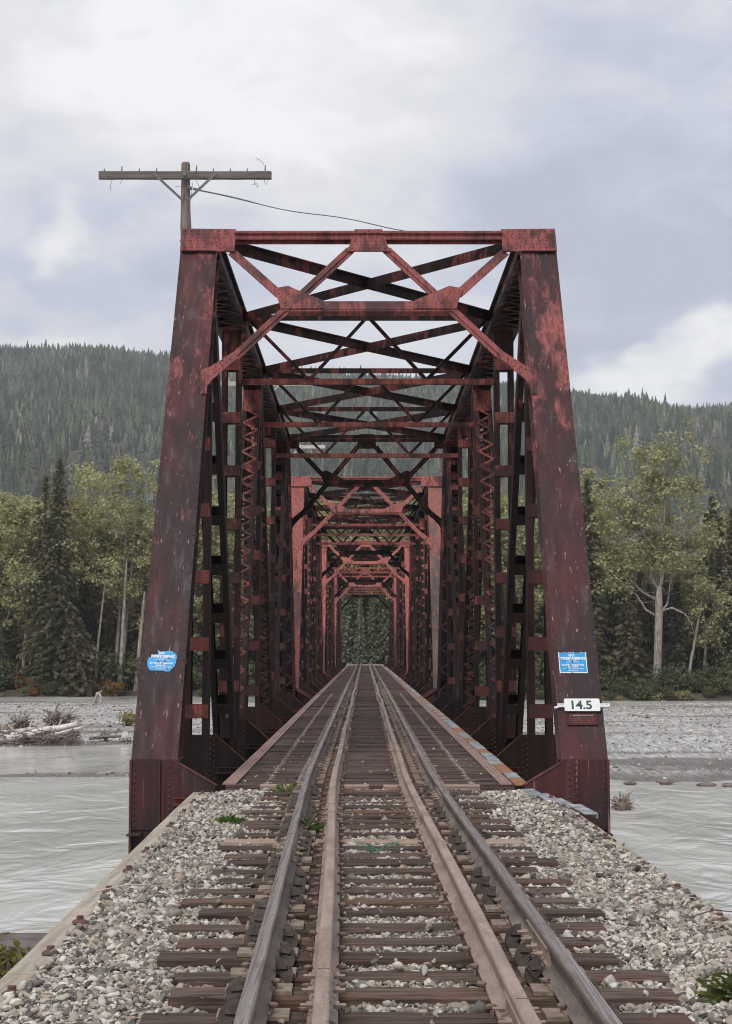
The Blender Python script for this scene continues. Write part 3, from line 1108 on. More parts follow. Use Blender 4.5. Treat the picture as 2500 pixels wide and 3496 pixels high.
GAUGE, GUARD = .7525, .432
def plate_mesh():
    mb = MB()
    mb.box((0, 0, .011), (.345, .185, .020))
    for s in (-1, 1):
        mb.box((s * .079, 0, .027), (.014, .186, .012))
    me_o = mb.build('tie_plate', M['tieplate'])
    me = me_o.data
    bpy.data.objects.remove(me_o)
    return me
def spike_mesh():
    mb = MB()
    vs = []
    for z, a, b in ((-.03, .008, .008), (.030, .009, .009), (.033, .020, .015), (.045, .022, .017), (.053, .012, .010)):
        vs += [(math.cos(i * 1.0472) * a * 1.25 - (.006 if z > .031 else 0), math.sin(i * 1.0472) * b, z) for i in range(6)]
    fs = [(k * 6 + i, k * 6 + (i + 1) % 6, (k + 1) * 6 + (i + 1) % 6, (k + 1) * 6 + i) for k in range(4) for i in range(6)] + [tuple(range(24, 30))]
    mb.add(vs, fs)
    o = mb.build('spike', M['spike'])
    me = o.data
    bpy.data.objects.remove(o)
    return me
PLATE, SPIKE = plate_mesh(), spike_mesh()
def hook_mesh():
    mb = MB()
    mb.box((0, 0, .004), (.075, .075, .008))
    mb.rivet((0, 0, .008), (0, 0, 1), .018, .020)
    o = mb.build('washer_bolt', M['rail'])
    me = o.data
    bpy.data.objects.remove(o)
    return me
HOOK = hook_mesh()

def furnish(t, spikes=True, hooks=False, rng_=random):
    dx, k_ = t.location.x - xa(t.location.y), t.scale[0]
    for s in (-1, 1):
        p = link('tie_plate', PLATE, t)
        p.location = ((s * GAUGE - dx) / k_, rng_.uniform(-.006, .006), .002)
        if hooks:
            h = link('washer_bolt', HOOK, t)
            h.location = (s * 1.285 - dx + rng_.uniform(-.012, .012), rng_.uniform(-.02, .02), .001)
            h.rotation_euler = (0, 0, rng_.uniform(-.3, .3))
        if spikes:
            for (u, d_) in ((GAUGE - .082, 1), (GAUGE + .082, -1), (GUARD - .082, 1), (GUARD + .080, -1)):
                k = link('spike', SPIKE, t)
                on_plate = abs(u - GAUGE) < .1
                k.location = ((s * u - dx) / k_, rng_.uniform(-.06, .06), (.009 if on_plate else -.004) + rng_.uniform(0, .012))
                k.rotation_euler = (rng_.uniform(-.15, .15), rng_.uniform(-.12, .12), (0 if s * d_ > 0 else math.pi) + rng_.uniform(-.25, .25))

tie_vars = [tie_mesh('railway_tie', 2.62, .232, .17, M['tie'], sd=i) for i in range(5)]
pale_me = tie_mesh('railway_tie', 2.62, .232, .17, M['tie_pale'], sd=77)
APPROACH = []
rr = random.Random(3)
y = 19.62
idx = 0
while y > 4.6:
    pale = idx in (10,)
    t = link('railway_tie', pale_me if pale else tie_vars[idx % 5])
    t.location = (xa(y) + rr.uniform(-.10, .10) * (1 if idx not in (0, 1) else .3), y, rr.uniform(-.012, .006) - (.0 if idx else .01))
    t.rotation_euler = (rr.uniform(-.02, .02), rr.uniform(-.006, .006), ANG + rr.uniform(-.012, .012))
    t.scale = (rr.uniform(.94, 1.04), rr.uniform(.9, 1.05), 1)
    if pale:
        tag(t, 'palest orange-tan tie, newer than the dark ties around it', 'railway tie', 'ties on the ballasted approach')
    else:
        tag(t, 'dark weathered timber tie bedded in pale gravel in front of the bridge', 'railway tie', 'ties on the ballasted approach')
    furnish(t, True, False, rr)
    APPROACH.append((y, t))
    y -= .503 + rr.uniform(-.035, .035)
    idx += 1

deck_vars = [tie_mesh('bridge_tie', 3.62, .225, .24, M['deck'], seg=14, jit=.0035, sd=40 + i) for i in range(4)]
y = 20.33
idx = 0
rest = MB()
while y < 165.9:
    if idx < 300:
        t = link('bridge_tie', deck_vars[idx % 4])
        t.location = (rr.uniform(-.05, .05), y, rr.uniform(-.012, .006))
        t.rotation_euler = (rr.uniform(-.03, .03), 0, rr.uniform(-.003, .003))
        tag(t, 'dark close-set timber tie laid across the bridge deck', 'railway tie', 'ties of the open bridge deck')
        if idx < 45:
            furnish(t, True, True, rr)
        elif idx < 110:
            furnish(t, False, True, rr)
        elif idx < 170:
            furnish(t, False, False, rr)
    else:
        rest.box((rr.uniform(-.03, .03), y, -.12), (3.62, .225, .24))
    y += .372
    idx += 1
if rest.v:
    o = rest.build('bridge_tie', M['deck'])
    tag(o, 'the far run of dark bridge deck ties near the end of the bridge', 'railway ties', 'ties of the open bridge deck', 'stuff')

# short pale plank ends where deck and ballast meet
for (x, y_, w_, lab) in ((-.16, 20.08, .30, 'short pale board beside the left guard rail where deck meets ballast'), (.30, 20.06, .26, 'short pale board beside the right guard rail where deck meets ballast'),
                    (1.05, 20.10, .62, 'pale board outside the right running rail where deck meets ballast'), (-1.02, 20.12, .66, 'pale board outside the left running rail where deck meets ballast')):
    mb = MB().box((0, 0, 0), (w_, .13, .05))
    o = mb.build('plank', M['tie_pale'])
    o.location = (x, y_, -.015)
    o.rotation_euler = (.1, 0, rr.uniform(-.03, .03))
    tag(o, lab, 'plank')

# ================================================================== RAILS
RP = [(-.07, 0), (.07, 0), (.07, .011), (.02, .027), (.009, .045), (.009, .112), (.034, .126), (.0365, .150), (.034, .160), (.026, .1665), (.010, .168),
      (-.010, .168), (-.026, .1665), (-.034, .160), (-.0365, .150), (-.034, .126), (-.009, .112), (-.009, .045), (-.02, .027), (-.07, .011)]
TOPF = {9, 10, 11}
def rail(name, label, u, z0, polished, wob=0.0, sd=0, end=187.0, grp=None):
    r = random.Random(sd)
    t = thing(name, label, 'rail', (0, 0, 0), group=grp)
    ys_ = list(np.arange(3.0, 30, .3)) + list(np.arange(30, end, .9))
    n = len(RP)
    vs, fs, mi = [], [], []
    ph = [r.uniform(0, 6) for _ in range(4)]
    for y_ in ys_:
        far = min(1, max(0, (y_ - 26) / 20))
        dx = wob * far * (math.sin(y_ * .29 + ph[0]) * .6 + math.sin(y_ * .67 + ph[1]) * .4) + wob * .25 * math.sin(y_ * .5 + ph[2])
        dz = .25 * wob * far * math.sin(y_ * .4 + ph[3])
        for (a, b) in RP:
            vs.append((xa(y_) + u + dx + a, y_, z0 + b + dz))
    for i in range(len(ys_) - 1):
        for j in range(n):
            fs.append((i * n + j, i * n + (j + 1) % n, (i + 1) * n + (j + 1) % n, (i + 1) * n + j))
            mi.append(1 if j in TOPF else 0)
    fs.append(tuple(range(n)))
    mi.append(0)
    mb = MB()
    mb.v, mb.f, mb.m = vs, [list(f) for f in fs], mi
    mb.build('rail_bar', [M['rail_side'], M['rail_top']] if polished else [M['rail'], M['rail']], t)
    return t

def joint_bar(t, u, y0, y1, z0, nb=4):
    mb = MB()
    for s in (-1, 1):
        pr = [(.010, .02), (.055, .012), (.058, .028), (.030, .040), (.026, .098), (.040, .114), (.032, .124), (.011, .112)]
        mb.bar(ap(u, y0, z0), ap(u, y1, z0), [(s * a, b) for a, b in pr])
        for i in range(nb):
            y_ = lerp(y0, y1, (i + .5) / nb)
            c = ap(u + s * .045, y_, z0 + .068)
            mb.tube([c, c + Vector((s * .030, 0, 0))], [.019, .019], 6)
            mb.tube([c + Vector((s * .030, 0, 0)), c + Vector((s * .058, 0, 0))], [.010, .010], 6)
    # the gap between the two rail ends
    ym = (y0 + y1) / 2
    mb.box(ap(u, ym, z0 + .1672), (.052, .007, .003), mi=1)
    return mb.build('joint_bar', [M['rail'], M['hole']], t)

ZR = .022
grp = 'four parallel rails of the single track'
rl = rail('running_rail', 'outer left running rail with a bright worn head', -GAUGE, ZR, True, sd=1, grp=grp)
rr_ = rail('running_rail', 'outer right running rail, brown with a shiny streak', GAUGE, ZR, True, sd=2, grp=grp)
gl = rail('guard_rail', 'inner left guard rail, dusty rust brown', -GUARD, ZR - .008, False, .022, 3, 178, grp)
gr = rail('guard_rail', 'inner right guard rail, dusty rust brown', GUARD, ZR - .008, False, .022, 4, 178, grp)
def gy(py):       # depth of a point 1.5 m below the lens
    return 1.5 / math.tan(-(PITCH + math.atan((1748 - py) / FPX)))
joint_bar(gl, -GUARD, gy(3375), gy(3235), ZR - .008, 3)
joint_bar(gr, GUARD, gy(3475), gy(3340), ZR - .008, 3)
joint_bar(gr, GUARD, gy(2762), gy(2712), ZR - .008, 3)
joint_bar(gl, -GUARD, gy(2768), gy(2716), ZR - .008, 3)
joint_bar(rr_, GAUGE, gy(3205), gy(3110), ZR, 4)
joint_bar(rr_, GAUGE, gy(2700), gy(2672), ZR, 4)
joint_bar(rl, -GAUGE, gy(2880), gy(2815), ZR, 4)
for k in range(9):
    joint_bar(rr_, GAUGE, 24.2 + k * 5.6, 25.0 + k * 5.6, ZR, 3)
    joint_bar(rl, -GAUGE, 22.0 + k * 5.6, 22.8 + k * 5.6, ZR, 3)
    joint_bar(gl, -GUARD, 26 + k * 6.1, 26.9 + k * 6.1, ZR - .008, 3)
    joint_bar(gr, GUARD, 25.5 + k * 6.1, 26.4 + k * 6.1, ZR - .008, 3)

def anchor_mesh():
    mb = MB()
    pts = []
    for i in range(9):
        a = math.pi * (i / 8) - math.pi / 2
        pts.append((.085 * math.cos(a) * 1.05, .092 * math.sin(a)))
    pts += [(.0, .055), (.020, .030), (.0, .012), (.024, -.012), (0, -.035)]
    mb.plate([(x, -.011, z) for x, z in pts], (0, 1, 0), .022)
    mb.box((.03, .0, .034), (.06, .05, .022))
    o = mb.build('rail_anchor', M['anchor'])
    me = o.data
    bpy.data.objects.remove(o)
    return me
ANCH = anchor_mesh()
for i, (y_, t) in enumerate(APPROACH):
    if y_ > 19.2:
        continue
    for rt, u, sides in ((rl, -GAUGE, (1, -1)), (rr_, GAUGE, (-1, 1))):
        for s in sides:
            ph = (i + (2 if s * u > 0 else 0)) % 5
            if ph > 2:
                continue
            a = link('rail_anchor', ANCH, rt)
            a.location = ap(u + s * .068, y_ - .135, .018)
            a.rotation_euler = (R(-16), R(rr.uniform(-8, 8)), (0 if s > 0 else math.pi) + rr.uniform(-.15, .15))
            if s < 0:
                a.rotation_euler = (R(16), R(rr.uniform(-8, 8)), math.pi + rr.uniform(-.15, .15))

# a loop of bond wire at the right-hand joint
wl = MB()
pts = []
yj = gy(3205) - .02
for i in range(48):
    a = i / 47 * 2 * math.pi * 1.3
    pts.append(ap(GAUGE - .095 + .042 * math.cos(a) - i * .0005, yj - .05 + .07 * math.sin(a) * .6, .06 + .036 * math.sin(a) + .0005 * i))
wl.tube(pts, [.0045] * 48, 6)
tag(wl.build('bond_wire', M['anchor'], smooth=True), 'looped steel bond wire hanging at the right rail joint', 'wire')

# ================================================================== DECK EDGES
for s in (-1, 1):
    mb = MB()
    x = 1.745 if s < 0 else 1.700
    mb.box((s * x, (20.22 + 165.9) / 2, .013), (.165 if s < 0 else .15, 165.9 - 20.22, .018))
    y = 20.30
    while y < 120:
        for dx in (-.032, .032):
            if (dx > 0) == (int(y / .186) % 2 == 0):
                mb.rivet((s * x + dx, y, .022), (0, 0, 1), .017, .004 if y < 60 else .006, 1)
        y += .186
    o = mb.build('deck_strap', [M['strap'], M['hole']])
    tag(o, 'rusty brown steel strap with bolt holes along the %s edge of the bridge deck' % ('left' if s < 0 else 'right'), 'edge strap', 'steel straps along the deck edges')
tr = MB()
y = 20.0
i = 0
r2 = random.Random(19)
pat = [1, 0, 1, 1, 0, 0, 0, 1, 0, 0, 1, 0, 0, 1, 1, 0, 0, 0]
while y < 150:
    L = r2.uniform(.7, 1.25)
    mi = pat[i] if i < len(pat) else (1 if r2.random() < .3 else 0)
    tr.box((1.875 + r2.uniform(-.012, .012), y + L / 2, .018 + r2.uniform(-.003, .003)), (.175, L - .012, .012), Matrix.Rotation(r2.uniform(-.012, .012), 3, 'Z'), mi)
    tr.box((1.965, y + L / 2, -.05), (.012, L - .012, .13), None, mi)
    y += L
    i += 1
tag(tr.build('cable_trough', [M['trough_white'], M['trough_orange']]), 'cable trough of white and rust-orange lids along the right edge of the deck', 'cable trough')
tr = MB()
prev = None
for (x0, y0, x1, y1, mi) in ((1.88, 19.95, 1.98, 19.35, 0), (1.985, 19.33, 2.07, 18.72, 0), (2.075, 18.70, 2.19, 18.0, 0), (2.20, 17.98, 2.30, 17.35, 0)):
    a, b = Vector((x0 + .05, y0, -.025)), Vector((x1 + .05, y1, -.062))
    tr.bar(a, b, rect(.15, .012), mi=mi)
    tr.bar(a, b, rect(.012, .05, -.07, -.025), mi=mi)
tag(tr.build('cable_trough', [M['trough_white'], M['trough_orange']]), 'bent end of the white cable trough dropping past the right portal foot', 'cable trough')

# far approach beyond the last span
fa = MB()
fa.box((0, 176, -.42), (4.3, 20, .62))
tag(fa.build('far_approach_deck', M['concrete']), 'short gravel covered deck between the farthest span and the trees', 'deck')
fb = MB().box((0, 174.2, -.09), (4.0, 16.4, .03))
tag(fb.build('gravel_bed', M['bar']), 'pale gravel around the track past the far end of the bridge', 'gravel bed', kind='structure')

# ================================================================== BALLAST STONES
def ico(sub):
    bm = bmesh.new()
    bmesh.ops.create_icosphere(bm, subdivisions=sub, radius=1.0)
    v = np.array([q.co[:] for q in bm.verts], np.float32)
    f = np.array([[q.index for q in p.verts] for p in bm.faces], np.int32)
    bm.free()
    return v, f
def stones(px, py, pz, rad, sub, g):
    bv, bf = ico(sub)
    n, k = len(px), len(bv)
    # angular pebbles: random plane cuts through a perturbed sphere
    rad_f = g.uniform(.80, 1.12, (n, k, 1)).astype(np.float32) if sub > 1 else g.uniform(.78, 1.2, (n, k, 1)).astype(np.float32)
    v = bv[None] * rad_f
    for c in range(8 if sub > 1 else 3):
        nv = g.normal(size=(n, 1, 3)).astype(np.float32)
        nv /= np.linalg.norm(nv, axis=2, keepdims=True)
        dcut = g.uniform(.34, .70, (n, 1)).astype(np.float32)
        dist = (v * nv).sum(2) - dcut
        v = v - nv * np.clip(dist, 0, None)[..., None]
    rad = rad * 1.22
    sc = np.stack([rad * g.uniform(.85, 1.5, n), rad * g.uniform(.75, 1.1, n), rad * g.uniform(.5, .95, n)], 1).astype(np.float32)
    v = v * sc[:, None, :]
    a = g.uniform(0, 2 * np.pi, n)
    tx, ty = g.normal(0, .30, n), g.normal(0, .30, n)
    ca, sa = np.cos(a)[:, None], np.sin(a)[:, None]
    x, y_, z = v[..., 0], v[..., 1], v[..., 2]
    x, y_ = x * ca - y_ * sa, x * sa + y_ * ca
    z2 = z + x * tx[:, None] + y_ * ty[:, None]
    v = np.stack([x + px[:, None], y_ + py[:, None], z2 + pz[:, None]], -1)
    f = (bf[None] + (np.arange(n) * k)[:, None, None]).reshape(-1, 3)
    return v.reshape(-1, 3), f
xa_v = np.vectorize(xa)
def scatter(y0, y1, pitch, sub, g, mean=.0235, drop=0.0, lift=0.0):
    uu = np.arange(-1.97, 2.0, pitch)
    yy = np.arange(y0, y1, pitch * .92)
    U, Y = np.meshgrid(uu, yy)
    U = (U + g.uniform(-.5, .5, U.shape) * pitch).ravel()
    Y = (Y + g.uniform(-.5, .5, Y.shape) * pitch).ravel()
    keep = np.ones(len(U), bool)
    intie = np.zeros(len(U), bool)
    for (ty, t) in APPROACH:
        cx, rz = t.location.x, t.rotation_euler[2]
        hl = 1.31 * t.scale[0]
        lx = U + xa_v(Y) - cx
        yc = ty + lx * math.tan(rz)
        intie |= (np.abs(Y - yc) < .122) & (np.abs(lx) < hl)
    au = np.abs(U)
    # ballast is low and dirty between rail and guard rail, fuller in the middle and on the shoulders
    lev = np.where(au < 1.30, -.040, -.046)
    lev = np.where((au > .50) & (au < 1.0), -.066, lev)
    lev = lev - .03 * sstep(au, 1.75, 2.0) + (fbm(U * 1.9 + 40, Y * 1.9, 77) - .5) * .05
    keep &= ~intie
    keep &= ~((au > .50) & (au < 1.0) & (g.random(len(U)) < .22))
    # the gravel spills over the right-hand timber
    keep &= g.random(len(U)) >= drop
    rad = np.clip(g.lognormal(math.log(mean), .33, len(U)), .008, .050)
    U, Y, lev, rad = U[keep], Y[keep], lev[keep], rad[keep]
    return xa_v(Y) + U, Y, lev + lift + g.uniform(-.012, .012, len(U)), rad
bar_cobbles()
g = np.random.default_rng(5)
parts = []
a = scatter(6.4, 10.6, .0295, 2, g, .0168, .22, .002)
parts.append(stones(*a, 2, g))
a = scatter(6.4, 10.6, .0215, 1, g, .0112, .12, -.003)
parts.append(stones(*a, 1, g))
a = scatter(10.6, 14.5, .0275, 1, g, .0168, .10)
parts.append(stones(*a, 1, g))
a = scatter(14.5, 19.86, .030, 1, g, .0172, .10)
parts.append(stones(*a, 1, g))
a = scatter(10.6, 14.0, .030, 1, g, .0115, .2)
parts.append(stones(*a, 1, g))
a = scatter(3.0, 6.4, .06, 1, g)
parts.append(stones(a[0], a[1], a[2], a[3] * 1.5, 1, g))
# strays: on the right-hand timber, on the ties and on the bridge deck
n = 620
ys_ = g.uniform(7, 18.6, n)
us_ = 2.0 + np.abs(g.normal(0, .075, n))
ok = us_ < 2.17
parts.append(stones(xa_v(ys_)[ok] + us_[ok], ys_[ok], np.full(ok.sum(), -.048), np.clip(g.lognormal(math.log(.022), .3, ok.sum()), .01, .04), 2, g))
n = 260
ys_ = g.uniform(7, 19.5, n)
us_ = g.uniform(-1.28, 1.28, n)
parts.append(stones(xa_v(ys_) + us_, ys_, np.full(n, .010), np.clip(g.lognormal(math.log(.014), .4, n), .006, .028), 2, g))
n = 90
ys_ = 20.2 + g.gamma(1.4, 5, n)
parts.append(stones(g.uniform(-1.6, 1.7, n), ys_, np.full(n, .008), np.clip(g.lognormal(math.log(.013), .4, n), .006, .026), 1, g))
n = 300
ys_ = g.uniform(7, 19.5, n)
us_ = -1.955 - np.abs(g.normal(0, .03, n))
parts.append(stones(xa_v(ys_) + us_, ys_, np.full(n, -.05), np.clip(g.lognormal(math.log(.019), .35, n), .008, .034), 2, g))
off = 0
V, F = [], []
for v, f in parts:
    V.append(v)
    F.append(f + off)
    off += len(v)
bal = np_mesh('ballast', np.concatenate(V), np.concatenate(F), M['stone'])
tag(bal, 'loose pale grey and tan ballast stones around the ties', 'ballast', kind='stuff')

# ================================================================== SIGNS ON THE END POSTS
PROT = (math.atan2(.849, .5285), 0, 0)
def text_part(parent, body, size, x, y, z, mat_, width=None, bold=.0, extrude=.0004, rz=0.0):
    cu = bpy.data.curves.new('lettering', 'FONT')
    cu.body = body
    cu.size = size
    cu.align_x = 'CENTER'
    cu.align_y = 'CENTER'
    cu.offset = bold
    cu.extrude = extrude
    tmp = bpy.data.objects.new('tmp_text', cu)
    COL.objects.link(tmp)
    bpy.context.view_layer.update()
    me = bpy.data.meshes.new_from_object(tmp.evaluated_get(bpy.context.evaluated_depsgraph_get()))
    bpy.data.objects.remove(tmp)
    co = np.empty(len(me.vertices) * 3, np.float32)
    me.vertices.foreach_get('co', co)
    co = co.reshape(-1, 3)
    mn, mx = co.min(0), co.max(0)
    co -= (mn + mx) / 2
    if width:
        co[:, 0] *= width / (mx[0] - mn[0])
    me.vertices.foreach_set('co', co.ravel())
    me.materials.clear()
    me.materials.append(mat_)
    me.update()
    me.name = 'lettering'
    o = link('lettering', me, parent)
    o.location = (x, y, z)
    o.rotation_euler = (0, 0, rz)
    return o

def notice(name, label, x, z, w_, h_, outline, torn, holes, tilt, grp):
    c = pp(x, z, .006) + Vector((0, Y0, 0))
    t = thing(name, label, 'notice', c, group=grp)
    t.rotation_euler = PROT
    t.rotation_mode = 'XYZ'
    mb = MB()
    if torn:
        mb.plate([(a, b, 0) for a, b in outline], (0, 0, 1), .0015, 0)
    else:
        mb.plate([(a, b, 0) for a, b in outline], (0, 0, 1), .0015, 1)
        mb.plate([(-w_ / 2 + .012, -h_ / 2 + .013, .0018), (w_ / 2 - .012, -h_ / 2 + .013, .0018), (w_ / 2 - .014, h_ / 2 - .006, .0018), (-w_ / 2 + .012, h_ / 2 - .004, .0018)], (0, 0, 1), .001, 0)
    t = mb.build('sign_panel', [M['sign_blue'], M['sign_white']], t)
    zt = .0036
    W = M['sign_white']
    text_part(t, 'NO', .048, -.012, h_ * .355, zt, W, w_ * .20, .0022, rz=tilt)
    text_part(t, 'RESPASSING' if torn else 'TRESPASSING', .052, .012 if torn else 0, h_ * .205, zt, W, w_ * (.80 if torn else .90), .0024, rz=tilt)
    text_part(t, 'ALASKA RAILROAD', .034, -.004, -h_ * .115, zt, W, w_ * .80, .0014, rz=tilt)
    text_part(t, 'CORPORATION', .022, -.008, -h_ * .215, zt, W, w_ * .36, .0012, rz=tilt)
    # lines too small to read in the photograph
    r = random.Random(len(label))
    mb = MB()
    for (yy, ww, hh) in ((.085, .20, .010), (.03, .44, .010), (-.30, .72, .010), (-.385, .38, .010)):
        xx = -w_ * ww / 2
        while xx < w_ * ww / 2:
            l = r.uniform(.006, .020)
            mb.box((xx + l / 2, h_ * yy + tilt * xx, zt), (l, hh * r.uniform(.7, 1), .0006))
            xx += l + .006
    mb.build('fine_print', W, t)
    mb = MB()
    for (hx, hy, hr) in holes:
        k = 7
        mb.plate([(hx + hr * math.cos(i * 6.283 / k) * r.uniform(.7, 1.25), hy + hr * math.sin(i * 6.283 / k) * r.uniform(.7, 1.25), zt + .0008) for i in range(k)], (0, 0, 1), .0006)
    mb.build('rust_hole', M['hole'], t)
    return t
k = .000402
raw = [(270, 840), (288, 690), (335, 660), (408, 652), (440, 570), (600, 556), (624, 512), (562, 425), (600, 408), (655, 452), (720, 462), (880, 446), (980, 430), (1060, 460), (1150, 522),
       (1200, 600), (1216, 720), (1180, 760), (1200, 822), (1150, 1022), (1112, 965), (1092, 1050), (1040, 1100), (1020, 1150), (920, 1156), (740, 1122), (440, 1118), (360, 1090), (310, 990), (284, 900)]
torn_pts = [((a - 738) * k, -(b - 782) * k * 1.08) for a, b in raw][::-1]
notice('no_trespassing_notice', 'torn blue no trespassing notice on the left front post, its upper left corner gone', -2.674, 1.532, .38, .32, torn_pts, True,
       [(-.045, -.006, .013), (.040, -.006, .012), (.010, -.045, .009), (.0, .062, .007), (.082, .04, .008), (.075, -.118, .010)], -.03, 'blue no trespassing notices')
r4 = random.Random(8)
edge = []
wq, hq = .362, .31
for i in range(14):
    edge.append((-wq / 2 + wq * i / 13, -hq / 2 + r4.uniform(-.003, .002)))
for i in range(1, 10):
    edge.append((wq / 2 + r4.uniform(-.003, .003), -hq / 2 + hq * i / 10))
for i in range(14):
    edge.append((wq / 2 - wq * i / 13, hq / 2 + r4.uniform(-.006, .004) - (.008 if i in (4, 5, 9) else 0)))
for i in range(1, 10):
    edge.append((-wq / 2 + r4.uniform(-.002, .002), hq / 2 - hq * i / 10))
notice('no_trespassing_notice', 'whole blue no trespassing notice with white border on the right front post above 14.5', 2.622, 1.508, wq, hq, edge, False,
       [(-.01, .022, .011), (-.004, .005, .010), (-.035, -.04, .010), (-.075, -.052, .009), (-.02, -.075, .010), (.075, -.045, .007), (-.095, -.102, .009), (-.075, -.096, .009),
        (-.11, .02, .006), (-.09, .04, .007), (-.03, .06, .007), (.005, .118, .006), (-.02, -.145, .007), (-.165, .055, .006)], .004, 'blue no trespassing notices')

# mile sign with its slotted strut
c = pp(2.684, .960, .0) + Vector((0, Y0, 0))
t = thing('mile_sign', 'white 14.5 mile sign on a slotted strut across the right front post', 'sign', c)
t.rotation_euler = PROT
mb = MB()
mb.box((.02, 0, .022), (.66, .048, .040))
mb.box((-.325, -.030, .030), (.055, .022, .03), Matrix.Rotation(.25, 3, 'Z'))
for i in range(26):
    mb.box((-.30 + i * .025, .004, .0425), (.009, .010, .002), mi=1)
mb.build('mounting_strut', [M['galv'], M['darkdot']], t)
mb = MB()
pts = []
wq, hq, rq = .450, .180, .020
for (cx_, cy_, a0) in ((wq / 2 - rq, hq / 2 - rq, 0), (-wq / 2 + rq, hq / 2 - rq, 90), (-wq / 2 + rq, -hq / 2 + rq, 180), (wq / 2 - rq, -hq / 2 + rq, 270)):
    for i in range(5):
        an = R(a0 + i * 22.5)
        pts.append((cx_ + rq * math.cos(an), cy_ + rq * math.sin(an), .046))
mb.plate(pts, (0, 0, 1), .003)
for s in (-1, 1):
    mb.rivet((s * .195, .0, .049), (0, 0, 1), .008, .003)
sp_ = mb.build('sign_panel', M['sign_white'], t)
text_part(sp_, '14.5', .170, -.006, -.002, .0498, M['sign_ink'], .255, .0045)

# cast builder's plate below it
c = pp(2.673, .800, .0) + Vector((0, Y0, 0))
t = thing('builder_plate', 'maroon cast plate with worn raised lettering below the 14.5 sign', 'plate', c)
t.rotation_euler = PROT
mb = MB()
mb.box((0, 0, .010), (.385, .172, .020))
for (x0, y0, sx, sy) in ((0, .083, .385, .008), (0, -.083, .385, .008), (-.189, 0, .008, .17), (.189, 0, .008, .17)):
    mb.box((x0, y0, .022), (sx, sy, .006))
for sx in (-1, 1):
    for sy in (-1, 1):
        mb.rivet((sx * .172, sy * .068, .02), (0, 0, 1), .009, .007)
t = mb.build('cast_plate', M['plaque'], t)
for (yy, ww, hh, mt) in ((.050, .30, .020, 'plaque_pale'), (.008, .32, .012, 'plaque_letter'), (-.018, .31, .012, 'plaque_letter'), (-.050, .21, .015, 'plaque_letter')):
    mb = MB()
    xx = -ww / 2
    while xx < ww / 2:
        l = r4.uniform(.007, .016)
        if r4.random() < .86:
            mb.box((xx + l / 2, yy + r4.uniform(-.001, .001), .0215), (l, hh * r4.uniform(.75, 1), .004))
        xx += l + .005
    mb.build('worn_lettering', M[mt], t)

